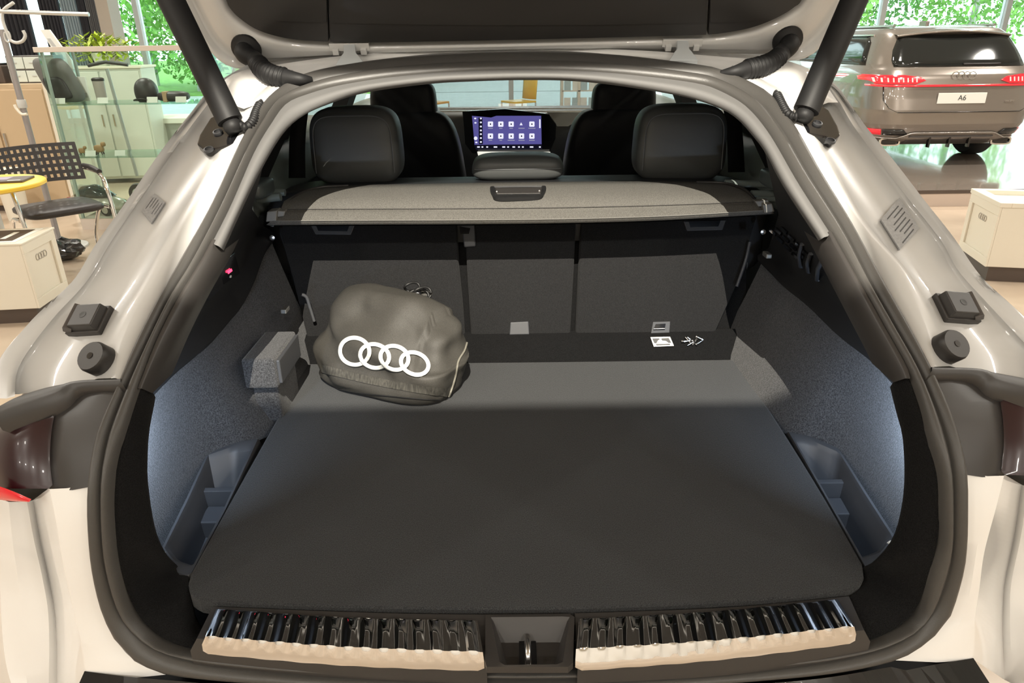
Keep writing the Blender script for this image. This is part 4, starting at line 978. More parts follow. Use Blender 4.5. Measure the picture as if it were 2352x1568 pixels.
# ================================================================== SHOWROOM BACKGROUND
WOOD = mat('pale_wood', (.60, .46, .30), .45, noise=(3, .85, 1.1, (1, 1, 8)))
CREAM = mat('cream_lacquer', (.80, .75, .64), .4)
DARKBASE = mat('dark_brown_base', (.085, .062, .05), .5)
CHAIRBLK = mat('chair_black', (.03, .026, .026), .45)
YELLOW = mat('yellow_laminate', (.90, .60, .06), .35)
CASEGLASS = glass('case_glass', (.93, .98, .95), .5)
BEIGE = mat('beige_metal', (.60, .53, .46), .4)
PALEGREY = mat('pale_grey', (.55, .55, .53), .5)
def fresnel_ok(): pass

# front glazing: posts, rails and panes
win = bpy.data.objects.new('window_1', None); COL.objects.link(win); win.location = (0, RY1, 0); struct(win)
xs_ = [RX0 + i*(RX1-RX0)/10 for i in range(11)]
for i, x in enumerate(xs_): box('window_post', x-.05, x+.05, -.08, .08, 0, CEIL, FRAMEW, win)
for z0, z1 in ((0, .10), (CEIL-.2, CEIL)): box('window_rail', RX0, RX1, -.06, .06, z0, z1, FRAMEW, win)
for i in range(10): box('window_pane', xs_[i]+.05, xs_[i+1]-.05, -.006, .006, .10, CEIL-.2, WGLASS, win)

# outdoors
GRASS = mat('lawn_green', (.16, .30, .05), .95, noise=(3, .7, 1.3)); ASPH = mat('pale_asphalt', (.42, .42, .41), .9, noise=(8, .9, 1.1))
struct(box('ground', -60, 60, RY1+.2, 24, -.16, -.06, ASPH)); struct(box('lawn', -60, -4.2, 24, 80, -.16, -.02, GRASS)); struct(box('forecourt', -4.2, 60, 24, 80, -.16, -.04, ASPH))
BARK = mat('birch_bark', (.42, .40, .37), .8, noise=(6, .4, 1.4, (1, 1, .4))); LEAF = [mat('leaf_green_%d' % i, c, .55, noise=(1.2, .7, 1.4)) for i, c in enumerate([(.17, .40, .06), (.24, .48, .09), (.11, .30, .06)])]
def tree(x, y, h, r, z0, label, li, dense=1700, seed=0):
    rng = random.Random(seed)
    t = thing('tree', label, 'tree', (x, y, -.05), 0, 'trees outside the showroom')
    tube('trunk', [(0, 0, 0), (.1, 0, h*.4), (.05, .1, h*.75), (.1, 0, h*.95)], [.16, .13, .08, .03], BARK, t, seg=10, world=False)
    V, F = [], []
    for i in range(dense):
        a_, b_ = rng.uniform(0, 6.283), math.acos(rng.uniform(-1, 1)); rr = r*rng.uniform(.35, 1)**.5
        c = np.array([rr*math.cos(a_)*math.sin(b_), rr*math.sin(a_)*math.sin(b_), z0+(h-z0)*(.5+.5*math.cos(b_)*rr/r)])
        s = rng.uniform(.08, .17); u_ = np.array([rng.gauss(0, 1) for _ in range(3)]); u_ /= np.linalg.norm(u_); v_ = np.cross(u_, [rng.gauss(0, 1) for _ in range(3)]); v_ /= np.linalg.norm(v_)+1e-9
        k = len(V); V += [c-u_*s, c+v_*s*.5, c+u_*s, c-v_*s*.5]; F.append((k, k+1, k+2, k+3))
    mesh('foliage', V, F, LEAF[li], t, world=False)
TR = [(-11.0, 26, 'slender birch beyond the glazing, leftmost of the outdoor trees', 0, 9, 2.6), (-8.6, 25, 'leafy birch with a pale trunk seen through the glass behind the display case', 1, 9.5, 2.3), (-6.6, 27.5, 'bushy light green birch outdoors close to the left tailgate strut', 1, 8.5, 2.4), (-9.8, 32, 'taller dark green tree standing behind the birches on the left', 2, 12, 3.4), (-5.0, 33, 'dark green tree far behind, nearest the car roof on the left', 2, 11, 3.2), (-14.5, 30, 'broad dark tree outdoors behind the coat stand', 2, 11, 3.5), (12.2, 30, 'light green tree seen above the grey estate car roof', 1, 9, 2.6), (14.8, 33, 'dark green tree outdoors behind the grey estate car', 2, 10, 3.2), (19.5, 32, 'mid green tree outdoors at the right edge of the glazing', 0, 9, 3.0)]
for i, (x, y, lb, li, h, r) in enumerate(TR): tree(x, y, h, r, .2 if y < 29 else .4, lb, li, 5200, i)
hs = thing('neighbour_house', 'pale blue house with a white gable edge outside on the right', 'house', (10.4, 30, -.05))
box('wall', -1.6, 1.6, 0, 5, 0, 4.2, mat('pale_blue_siding', (.50, .62, .68), .8), hs)
mesh('roof', [(-2.0, -.3, 4.0), (2.0, -.3, 4.0), (0, -.3, 5.6), (-2.0, 5.3, 4.0), (2.0, 5.3, 4.0), (0, 5.3, 5.6)], [(0, 1, 2), (3, 5, 4), (0, 2, 5, 3), (1, 4, 5, 2), (0, 3, 4, 1)], mat('grey_roof', (.25, .26, .27), .8), hs, world=False)
for s_ in (-1, 1): tube('barge_board', [(s_*2.05, -.35, 3.95), (0, -.35, 5.65)], .09, FRAMEW, hs, seg=6, world=False)
for x in (-.8, .8):
    wn = box('window', x-.35, x+.35, -.03, .03, 1.2, 2.4, FRAMEW, hs); box('pane', x-.29, x+.29, -.045, -.02, 1.26, 2.34, GLOSSBLK, wn)

# dark curtains and a column by the left glazing
CURT = mat('charcoal_curtain', (.045, .045, .055), .85); CURB = mat('blue_grey_curtain', (.34, .42, .47), .85); CURG = mat('mid_grey_curtain', (.17, .17, .18), .85)
def curtain(px0, px1, m, label, Y=14.4):
    x0, x1 = P(px0, 60, Y=Y)[0], P(px1, 60, Y=Y)[0]; t = thing('curtain_panel', label, 'curtain', ((x0+x1)/2, Y, .05), 0, 'curtain panels by the glazing')
    n = 32; w_ = x1-x0
    rows_ = [[(-w_/2+w_*i/n, .05*math.sin(i*1.2), z) for i in range(n+1)] for z in (0, 2, 4.0)]
    loft('fabric', rows_, m, t, world=False, solid=.006); tube('top_rail', [(-w_/2+.02, 0, 4.02), (w_/2-.02, 0, 4.02)], .02, STEEL, t, world=False)
curtain(12, 72, CURT, 'charcoal curtain panel behind the coat stand hook')
curtain(100, 146, CURT, 'narrower charcoal curtain panel right of the bright gap')
curtain(149, 186, CURB, 'pale blue grey curtain panel beside the dark ones')
curtain(188, 206, CURT, 'thin dark curtain strip between the pale blue and grey panels')
curtain(207, 232, CURG, 'mid grey curtain panel next to the beige column')
colx0, colx1 = P(236, 60, Y=14.1)[0], P(264, 60, Y=14.1)[0]
struct(box('trim_1', colx0, colx1, 14.0, 14.4, 0, CEIL, mat('beige_column', (.50, .44, .38), .6)))

# ---- plinths
def plinth(n0px, n1px, side, label, htop_px, topitem=None):
    N0 = P(*n0px, Z=0); yb = N0[1]
    C1 = P(*n1px, Y=None, Z=0); e = C1-N0; e[2] = 0; w_ = np.linalg.norm(e); rz = math.atan2(e[1], e[0])
    zt = P(*htop_px, Y=yb)[2]
    t = thing('display_plinth', label, 'plinth', tuple(N0), rz, 'white display plinths')
    s = 1 if side == 'L' else -1
    y0, y1 = (0, .62) if side == 'L' else (-.0, .62)
    box('plinth_base', .02, w_-.02, .02, .44, 0, .09, DARKBASE, t)
    box('plinth_body', 0, w_, 0, .46, .09, zt, CREAM, t, bevel=.004)
    # framed face: raised border round a recessed panel
    b = .055
    for (xa, xb, za, zb) in ((0, w_, .09, .09+b), (0, w_, zt-b, zt), (0, b, .09+b, zt-b), (w_-b, w_, .09+b, zt-b)):
        box('face_border', xa, xb, -.012, 0, za, zb, CREAM, t, bevel=.002)
    mesh('plinth_logo', *flat_rings(w_*.5, zt-b-.055, .020, .004, -.001, 4), mat('pale_grey_print', (.42, .38, .33), .5), t, world=False)
    box('plinth_top', -.006, w_+.006, -.018, .466, zt, zt+.012, CREAM, t, bevel=.003)
    return t, w_, zt
pl, wl_, zl_ = plinth((97,741), (163,692), 'L', 'low white plinth with a dark base at the left edge beside the chair', (55,563))
# leaflet on it
lf = thing('leaflet', 'dark brown leaflet with white rings lying on the left plinth', 'leaflet', (0, 0, 0)); lf.location = pl.location + Vector((0, 0, zl_+.0125)); lf.rotation_euler = (0, 0, pl.rotation_euler[2])
box('sheet', .02, wl_-.03, .03, .43, 0, .003, WHITEPRINT, lf); box('printed_field', .05, wl_-.06, .06, .40, .003, .0042, DARKBASE, lf)
V, F = flat_rings(wl_*.5, .31, .050, .011, 0, 4); mesh('ring_logo', [(x, z, .0046+abs(y)) for x, y, z in V], F, WHITEPRINT, lf, world=False)
box('printed_line', .10, wl_-.12, .12, .15, .0042, .005, WHITEPRINT, lf)
N0 = P(2258, 646, Z=0)
Lc = P(2205, 568, Z=.10); e = Lc-N0; 
pr_ang = math.atan2(N0[1]-Lc[1], N0[0]-Lc[0]); wr_ = math.hypot(e[0], e[1])
zt_ = P(2275, 477, Y=N0[1])[2]
t = thing('display_plinth', 'low white plinth on a dark base at the right edge near the platform', 'plinth', (Lc[0], Lc[1], 0), pr_ang, 'white display plinths')
box('plinth_base', .02, wr_-.02, .02, .80, 0, .10, DARKBASE, t); box('plinth_body', 0, wr_, 0, .82, .10, zt_, CREAM, t, bevel=.004)
b = .055
for (xa, xb, za, zb) in ((0, wr_, .10, .10+b), (0, wr_, zt_-b, zt_), (0, b, .10+b, zt_-b), (wr_-b, wr_, .10+b, zt_-b)): box('face_border', xa, xb, -.012, 0, za, zb, CREAM, t, bevel=.002)
mesh('plinth_logo', *flat_rings(wr_*.5, zt_-b-.06, .020, .004, -.001, 4), mat('pale_grey_print'), t, world=False)
for (xa, xb, ya, yb) in ((-.006, wr_+.006, -.018, .05), (-.006, wr_+.006, .77, .826), (-.006, .05, .05, .77), (wr_-.05, wr_+.006, .05, .77)): box('rim', xa, xb, ya, yb, zt_, zt_+.03, CREAM, t, bevel=.003)

# ---- conference chair with perforated back
sc0 = P(134, 474, Z=.46)
ch = thing('conference_chair', 'black conference chair with perforated back and chrome arms on castors', 'chair', (sc0[0], sc0[1], 0), math.radians(48))
mesh('seat', *superbox((0, 0, .45), .25, .23, .035, .35, .6, 40, 14), CHAIRBLK, ch, smooth=True, world=False)
nx, nz_ = 27, 11; V = []; F = []
bw, bz0, bz1 = .54, .60, .86
def bk(u, v, d): 
    x = (u-.5)*bw; return (x, .25+.05*v - .09*(2*u-1)**2 + d, bz0+(bz1-bz0)*v)
for d in (0, .012):
    for i in range(nx+1):
        for j in range(nz_+1): V.append(bk(i/nx, j/nz_, d))
off_ = (nx+1)*(nz_+1); idx = lambda i, j, d: d*off_+i*(nz_+1)+j
hole = lambda i, j: 0 < i < nx-1 and 0 < j < nz_-1 and i % 2 == 1 and j % 2 == 1
for i in range(nx):
    for j in range(nz_):
        if hole(i, j):
            q = [(i, j), (i+1, j), (i+1, j+1), (i, j+1)]
            for k in range(4): F.append((idx(*q[k], 0), idx(*q[(k+1) % 4], 0), idx(*q[(k+1) % 4], 1), idx(*q[k], 1)))
        else:
            F.append((idx(i, j, 0), idx(i+1, j, 0), idx(i+1, j+1, 0), idx(i, j+1, 0))); F.append((idx(i, j, 1), idx(i, j+1, 1), idx(i+1, j+1, 1), idx(i+1, j, 1)))
mesh('backrest', V, F, CHAIRBLK, ch, world=False)
for s_ in (-1, 1):
    pth = resample([(s_*.27, -.24, .07), (s_*.28, -.22, .30), (s_*.285, -.17, .58), (s_*.285, -.10, .66), (s_*.285, .02, .675), (s_*.275, .20, .68)], 40)
    am = tube('arm_leg', pth, .014, CHROME, ch, seg=12, world=False)
    tube('arm_pad', resample([(s_*.285, -.10, .675), (s_*.285, .05, .692), (s_*.28, .18, .692)], 12), .018, CHAIRBLK, am, seg=10, world=False)
    tube('rear_leg', resample([(s_*.285, -.15, .43), (s_*.28, .05, .40), (s_*.27, .22, .20), (s_*.27, .26, .07)], 20), .013, CHROME, ch, seg=10, world=False)
    for y_ in (-.24, .26):
        cs_ = lathe('castor', [(.012, -.014), (.034, -.014), (.036, -.008), (.036, .008), (.034, .014), (.012, .014)], CHAIRBLK, ch, 20, (s_*.27, y_, .036), 'x')
        lathe('castor_hub', [(.026, -.016), (.026, .016)], PALEGREY, cs_, 16, (s_*.27, y_, .036), 'x')
tube('seat_rail', [(-.28, .05, .405), (.28, .05, .405)], .012, CHROME, ch, seg=10, world=False)
# ---- yellow round table, items
tc_ = P(85, 420, Z=.74)
tb = thing('round_table', 'round table with a yellow top at the left edge in front of the chair', 'table', (tc_[0]-.34, tc_[1], 0))
lathe('table_top', [(.02, .71), (.32, .71), (.34, .72), (.34, .735), (.335, .74), (.02, .74)], YELLOW, tb, 48)
lathe('table_column', [(.05, .04), (.05, .705), (.10, .709)], PALEGREY, tb, 20); lathe('table_foot', [(.20, 0), (.20, .01), (.06, .045), (.05, .05)], PALEGREY, tb, 32)
bk0 = P(22, 412, Z=.75)
br_ = thing('brochure', 'dark brochure lying on the yellow table top', 'brochure', (bk0[0]-.03, bk0[1], .7405), math.radians(12))
box('cover', -.14, .13, -.09, .10, 0, .012, DARKBASE, br_, bevel=.002); box('cover_picture', -.12, .02, -.02, .08, .012, .0128, mat('violet_grey_print', (.35, .30, .40), .5), br_); box('cover_title', .04, .11, -.07, -.055, .012, .0128, WHITEPRINT, br_)
bn = P(46, 503, Z=0)
bi = thing('waste_bin', 'round cream bin standing behind the yellow table', 'bin', (bn[0], bn[1], 0))
lathe('bin_body', [(.09, 0), (.11, .40), (.115, .41), (.11, .42), (.10, .41), (.085, .03)], CREAM, bi, 28); lathe('bin_rim', [(.113, .40), (.122, .41), (.122, .46), (.112, .47)], CREAM, bi, 28)
# black plastic bag on the floor
pb = P(160, 595, Z=0)
V, F = [], []
for i in range(16):
    for j in range(26):
        ph, th = math.pi*i/15, 2*math.pi*j/26; p = np.array([.16*math.sin(ph)*math.cos(th), .11*math.sin(ph)*math.sin(th), .075+.08*math.cos(ph)])
        p *= 1+.35*mnoise.noise(Vector((p*22))); p[2] = max(p[2], .002); V.append(p)
tag(mesh('plastic_bag', V, grid_faces(16, 26, False, True), mat('black_plastic_film', (.02, .02, .02), .22, coat=.5), None, world=False), 'crumpled black plastic bag on the floor beside the left plinth', 'bag').location = (pb[0]-.05, pb[1], 0)

# ---- coat stand
r0, r1 = P(5, 60, Y=4.9), P(72, 330, Y=4.9); rx_ = (r0[0]+r1[0])/2
cs = thing('coat_stand', 'grey metal coat stand with curved hooks at the left edge', 'coat stand', (rx_, 4.9, 0))
tube('pole', [(0, 0, 0.02), (0, 0, 1.62)], .022, mat('stand_grey', (.33, .31, .31), .4, metal=.4), cs, seg=14, world=False)
lathe('pole_collar', [(.03, 1.08), (.032, 1.09), (.032, 1.13), (.03, 1.14)], PALEGREY, cs, 16); lathe('base', [(.20, 0), (.20, .015), (.03, .03)], PALEGREY, cs, 32)
def cl(px, py): q = P(px, py, Y=4.85); return (q[0]-rx_, -.05, q[2])
tube('hook', resample([cl(*q) for q in [(31,6),(8,24),(6,45),(16,75),(24,92),(38,98),(52,94),(58,82),(53,70)]], 40), .011, PALEGREY, cs, seg=10, world=False)
tube('lower_hook', resample([cl(*q) for q in [(62,262),(50,262),(38,250),(33,240)]], 16), .010, CREAM, cs, seg=8, world=False)
tube('hook_ring', resample([cl(*q) for q in [(12,72),(20,74),(24,88),(20,97),(13,92),(10,80)]], 24, True), .006, PALEGREY, cs, seg=8, world=False)
tube('cross_rail', [cl(-40,25), cl(204,33)], .014, mat('rail_steel', (.6, .62, .62), .3, metal=.7), cs, seg=12, world=False)

# ---- wooden cabinet with drawers on top
cx0, cx1 = P(-150, 200, Y=6.3)[0], P(98, 200, Y=6.3)[0]
zc = P(95, 192, Y=6.3)[2]
cb_ = thing('wooden_cabinet', 'pale wooden cabinet standing behind the coat stand', 'cabinet', ((cx0+cx1)/2, 6.3, 0)); hw = (cx1-cx0)/2
box('body', -hw, hw, 0, .55, .06, zc, WOOD, cb_, bevel=.004); box('plinth', -hw+.02, hw-.02, .03, .5, 0, .06, DARKBASE, cb_)
for i in range(2):
    d_ = box('door', -hw+.02+i*hw, -.01+i*hw, -.02, 0, .08, zc-.05, mat('door_wood', (.55, .41, .26), .45), cb_, bevel=.003); box('handle', -.06+i*.10-.008, -.06+i*.10+.008, -.04, -.02, .6, .75, STEEL, d_)
box('side_panel', hw, hw+.03, .0, .55, 0, zc+.03, CREAM, cb_)
dr = thing('drawer_box', 'small white desktop drawer unit on the wooden cabinet', 'drawer unit', (P(68, 195, Y=6.4)[0], 6.4, zc)); 
box('housing', -.16, .17, 0, .35, 0, .24, mat('housing_grey', (.14, .13, .12), .5), dr)
for i in range(2):
    for j in range(2): d_ = box('drawer', -.150+j*.158, .0+j*.158, -.012, 0, .012+i*.115, .112+i*.115, mat('pale_green_white', (.68, .74, .68), .4), dr, bevel=.003); box('drawer_pull', -.10+j*.158, -.06+j*.158, -.02, -.012, .06+i*.115, .068+i*.115, PALEGREY, d_)
pn = thing('printer', 'low dark printer on the cabinet left of the drawer unit', 'printer', (P(8, 190, Y=6.45)[0]-.16, 6.42, zc))
box('case', -.22, .2, 0, .38, 0, .16, DARKBASE, pn, bevel=.01); box('paper_tray', -.15, .13, -.08, 0, .04, .055, PALEGREY, pn); box('lid', -.21, .19, .02, .36, .16, .18, GLOSSBLK, pn, bevel=.004)

# ---- glass display case and contents
CY = 5.5
kx0 = P(84, 112, Y=CY)[0]; kx1 = P(486, 112, Y=CY)[0]; kz = P(250, 112, Y=CY)[2]; s1 = P(250, 240, Y=CY)[2]; s2 = P(250, 362, Y=CY)[2]
dc = thing('display_case', 'tall glass display case with two shelves of merchandise', 'display case', ((kx0+kx1)/2, CY, 0)); kw = (kx1-kx0)/2; KD = .48
for y_ in (0, KD): box('top_rail', -kw-.02, kw+.02, y_-.02, y_+.02, kz-.02, kz+.02, BEIGE, dc, bevel=.003)
for x_ in (-kw, kw): box('top_end_rail', x_-.02, x_+.02, 0, KD, kz-.018, kz+.018, BEIGE, dc)
box('base', -kw, kw, 0, KD, 0, .10, BEIGE, dc)
box('front_pane', -kw, kw, -.004, .002, .10, kz-.02, CASEGLASS, dc); box('back_pane', -kw, kw, KD-.004, KD+.002, .10, kz-.02, CASEGLASS, dc)
for x_ in (-kw, kw): box('end_pane', x_-.004, x_+.004, 0, KD, .10, kz-.02, CASEGLASS, dc)
for z_ in (s1, s2): box('shelf', -kw+.006, kw-.006, .02, KD-.02, z_-.005, z_+.005, glass('shelf_glass', (.80, .93, .87), .6), dc)
for x_ in (-kw+.02, kw-.02):
    for y_ in (.02, KD-.02): box('corner_post', x_-.010, x_+.010, y_-.010, y_+.010, .10, kz-.02, mat('post_green_grey', (.38, .44, .41), .3), dc)
def on_shelf(px, z, y=.16): q = P(px, {1: 238, 2: 360}[1 if z > .8 else 2], Y=CY+y); return (q[0], CY+y, z+.0055)
def card(px, z, label, w_=.09):
    q = on_shelf(px, z, .06); t = thing('price_card', label, 'card', q, 0, 'price cards in the display case')
    mesh('face', [(-w_/2, 0, 0), (w_/2, 0, 0), (w_/2, .02, .045), (-w_/2, .02, .045)], [(0, 1, 2, 3)], WHITEPRINT, t, world=False, solid=.002); box('foot', -w_/2, w_/2, .0, .03, 0, .002, WHITEPRINT, t)
for px, z, lb in ((137, s1, 'white price card in front of the grey backpack'), (236, s1, 'white price card in front of the grey tumbler'), (350, s1, 'white price card in front of the domed black cap'), (416, s1, 'white price card in front of the flat black cap'), (208, s2, 'white price card by the wooden figures on the lower shelf'), (276, s2, 'white price card at the right of the lower shelf')): card(px, z, lb)
q = on_shelf(150, s1, .24); bp = thing('backpack', 'grey backpack leaning to the left on the upper glass shelf', 'backpack', q)
V, F = superbox((0, 0, .18), .13, .09, .18, .5, .5, 30, 18); V = [(x-.35*(z-.18)+0, y, z) for x, y, z in V]; mesh('body', V, F, mat('backpack_grey', (.13, .13, .12), .8, bump=(60, .4)), bp, smooth=True, world=False)
V, F = superbox((.0, -.085, .12), .09, .03, .09, .5, .5, 20, 12); V = [(x-.35*(z-.18), y, z) for x, y, z in V]; mesh('front_pocket', V, F, CHAIRBLK, bp, smooth=True, world=False)
tube('strap', resample([(.02, .06, .34), (-.12, .09, .30), (-.16, .09, .15), (-.06, .07, .03)], 20), .012, CHAIRBLK, bp, world=False)
q = on_shelf(190, s1, .34); sg_ = thing('booklet', 'white printed booklet standing behind the backpack in the case', 'booklet', q)
box('pages', -.07, .07, 0, .02, 0, .20, WHITEPRINT, sg_); box('cover_print', -.06, .06, -.002, 0, .03, .07, PALEGREY, sg_)
q = on_shelf(237, s1, .18); tm = thing('tumbler', 'grey tumbler with a black lid on the upper glass shelf', 'tumbler', q)
lathe('cup', [(.040, 0), (.047, .17), (.045, .175)], mat('taupe_metal', (.40, .35, .32), .35), tm, 24); lathe('lid', [(.049, .172), (.049, .19), (.035, .198), (.02, .198)], CHAIRBLK, tm, 24)
q = on_shelf(342, s1, .2); cp = thing('cap', 'domed black baseball cap on the upper glass shelf', 'cap', q)
mesh('crown', *[( [(x, y, max(z, .0)) for x, y, z in v], f) for v, f in [superbox((0, 0, .075), .09, .10, .115, .9, .9, 28, 16)]][0], CHAIRBLK, cp, smooth=True, world=False)
loft('brim', [[(.085*math.cos(a_)*k, -.05-.115*math.sin(a_)*k, .022+.012*math.cos(a_*2-math.pi)) for a_ in np.linspace(0, math.pi, 18)] for k in (.6, .8, 1.0)], CHAIRBLK, cp, world=False, solid=.004)
q = on_shelf(402, s1, .2); cp = thing('cap', 'flat black cap with a tan band on the upper glass shelf', 'cap', q)
mesh('crown', *superbox((0, 0, .04), .13, .09, .042, .7, .7, 28, 12), CHAIRBLK, cp, smooth=True, world=False)
box('tan_band', -.055, -.02, -.094, -.02, .0, .084, mat('tan_leather', (.50, .33, .20), .6), cp, bevel=.004)
def figure(px, label, s):
    q = on_shelf(px, s2, .16); t = thing('wooden_figure', label, 'figurine', q, 0, 'wooden figures on the lower shelf')
    W2 = mat('light_brown_wood', (.42, .24, .11), .5)
    mesh('body', *superbox((0, 0, .035*s), .028*s, .018*s, .022*s, .6, .6, 16, 10), W2, t, smooth=True, world=False); mesh('head', *superbox((.03*s, 0, .06*s), .014*s, .014*s, .014*s, .8, .8, 14, 10), W2, t, smooth=True, world=False)
    for x_ in (-.018, .018):
        for y_ in (-.01, .01): tube('leg', [(x_*s, y_*s, 0), (x_*s*.8, y_*s, .025*s)], .004*s, DARKBASE, t, seg=8, world=False)
figure(192, 'small brown wooden figure at the left of the lower glass shelf', 1.0); figure(232, 'larger brown wooden figure beside the small one on the lower glass shelf', 1.45)
def toycar(px, py, label, body_m, s, rz):
    c = P(px, py, Y=CY+.24); t = thing('toy_car', label, 'toy car', (c[0], CY+.24, .10), rz, 'ride-on toy cars')
    L_ = []
    for x, hw_, zt in ((-.30, .07, .12), (-.27, .10, .17), (-.15, .12, .19), (0, .125, .20), (.15, .12, .18), (.26, .10, .14), (.30, .06, .10)):
        L_.append([(x*s, hw_*s*math.cos(a_), (.07+(zt-.07)*max(0, math.sin(a_)) + .03*min(0, math.sin(a_)))*s) for a_ in np.linspace(0, 2*math.pi, 20, endpoint=False)])
    loft('body', L_, body_m, t, cv=True, caps=True, world=False)
    cab = [[(x*s, hw_*s*math.cos(a_), (.17+h_*max(0, math.sin(a_)))*s) for a_ in np.linspace(0, 2*math.pi, 20, endpoint=False)] for x, hw_, h_ in ((-.22, .06, .02), (-.14, .09, .09), (0, .095, .11), (.1, .085, .07), (.18, .06, .01))]
    loft('canopy', cab, mat('toy_glass', (.03, .04, .04), .12, coat=.6), t, cv=True, caps=True, world=False)
    for x_ in (-.18, .18):
        for y_ in (-1, 1):
            wv = lathe('wheel', [(.02*s, -.02*s), (.055*s, -.02*s), (.06*s, 0), (.055*s, .02*s), (.02*s, .02*s)], CHAIRBLK, t, 20, (x_*s, y_*.115*s, .06*s), 'y'); lathe('hub', [(.035*s, -.024*s), (.035*s, .024*s)], STEEL, wv, 16, (x_*s, y_*.115*s, .06*s), 'y')
    for y_ in (-.06, .06): mesh('rear_light', *superbox((-.285*s, y_*s, .14*s), .02*s, .02*s, .016*s, .6, .6, 12, 8), REDLAMP, t, smooth=True, world=False)
toycar(225, 455, 'silver grey toy car on the floor of the display case', mat('silver_paint', (.52, .48, .42), .3, metal=.4, coat=1), .92, math.radians(-14))
toycar(325, 445, 'red toy car on the floor of the display case', mat('toy_red', (.72, .02, .02), .25, coat=1), .62, math.radians(-10))

# ---- white sideboard with plant, slanted sign, electric scooter behind the case
sbx = P(222, 160, Y=7.8); zsb = P(222, 158, Y=7.8)[2]
sb3 = thing('sideboard', 'white sideboard behind the display case carrying a green plant', 'sideboard', (sbx[0], 7.8, 0), math.radians(8))
SBW = mat('sideboard_white', (.66, .68, .62), .4); box('carcass', -.42, .46, 0, .5, .05, zsb, SBW, sb3, bevel=.004); box('top', -.45, .48, -.02, .52, zsb, zsb+.025, CREAM, sb3, bevel=.003)
for i in range(2): d_ = box('door', -.40+i*.43, .01+i*.43, -.02, 0, .08, zsb-.03, SBW, sb3, bevel=.003); box('handle', -.05+i*.12, -.035+i*.12, -.035, -.02, .65, .78, STEEL, d_)
po = thing('potted_plant', 'bushy yellow green plant on the white sideboard', 'plant', (sbx[0]-.05, 8.05, zsb+.025))
lathe('pot', [(.07, 0), (.10, .13), (.105, .14), (.09, .135), (.06, .03)], WHITEPRINT, po, 24)
V, F = [], []; rng = random.Random(3)
for i in range(420):
    a_, r_, h_ = rng.uniform(0, 6.283), .34*rng.random()**.6, rng.uniform(.12, .36); c = np.array([r_*math.cos(a_)*1.35, r_*math.sin(a_)*.5, h_-.25*r_]); d_ = np.array([math.cos(a_), math.sin(a_)*.5, .4*rng.gauss(0, 1)]); d_ /= np.linalg.norm(d_); sd = np.cross(d_, [0, 0, 1]); sd /= np.linalg.norm(sd)+1e-9; s_ = rng.uniform(.04, .07)
    k = len(V); V += [c-d_*s_, c+sd*s_*.4, c+d_*s_, c-sd*s_*.4]; F.append((k, k+1, k+2, k+3))
mesh('foliage', V, F, mat('plant_leaf', (.38, .50, .04), .5, noise=(14, .6, 1.4)), po, world=False)
sgp = [P(p, q, Y=6.9) for p, q in [(92,68),(113,68),(176,155),(150,160)]]
sgn_ = thing('leaning_sign', 'slanted white printed sign panel rising behind the display case', 'sign', (float(sgp[3][0]), 6.9, 0))
prism('panel', sgp, .02, WHITEPRINT, sgn_); prism('printed_text', [p+[0, -.003, 0] for p in [P(p_, q_, Y=6.9) for p_, q_ in [(108,88),(116,88),(150,135),(142,137)]]], .002, PALEGREY, sgn_)
tube('stand', [P(163, 158, Y=6.92), np.array([P(163, 158, Y=6.92)[0], 6.92, .02])], .012, PALEGREY, sgn_)
es = P(300, 335, Y=6.6); sc_ = thing('electric_scooter', 'folding electric scooter parked behind the display case', 'scooter', (es[0], 6.6, 0), math.radians(-4))
SCG = mat('scooter_grey', (.45, .46, .46), .35, metal=.5)
zb_ = .60
tube('stem', [(0, 0, zb_-.52+.20), (-.07, 0, 1.30)], .016, SCG, sc_, world=False); tube('handlebar', [(-.22, -.05, 1.33), (-.07, 0, 1.36), (.12, .05, 1.33)], .016, CHAIRBLK, sc_, world=False)
box('deck', .02, .62, -.07, .07, .13, .17, SCG, sc_, bevel=.01); box('deck_grip', .10, .55, -.06, .06, .17, .176, CHAIRBLK, sc_)
for x_ in (-.02, .66): w_ = lathe('wheel', [(.05, -.025), (.095, -.025), (.105, 0), (.095, .025), (.05, .025)], CHAIRBLK, sc_, 24, (x_, 0, .105), 'y'); lathe('rim', [(.055, -.028), (.055, .028)], PALEGREY, w_, 20, (x_, 0, .105), 'y')
loft('rear_fender', [[(.66+.125*math.cos(a_), y_, .105+.125*math.sin(a_)) for a_ in np.linspace(.3, 2.6, 14)] for y_ in (-.03, .03)], SCG, sc_, world=False, solid=.006)
# low white bench outdoors of the case / table with tiles: counter behind scooter
ct_ = thing('white_counter', 'long white low counter behind the electric scooter', 'counter', (P(390, 262, Y=8.2)[0]+.42, 8.35, 0))
box('counter_body', -.75, .9, 0, .5, .08, .62, mat('counter_grey', (.42, .43, .40), .5), ct_); box('counter_top', -.8, .95, -.04, .54, .62, .68, WHITEPRINT, ct_, bevel=.004); box('kick', -.7, .85, .04, .46, 0, .08, DARKBASE, ct_)

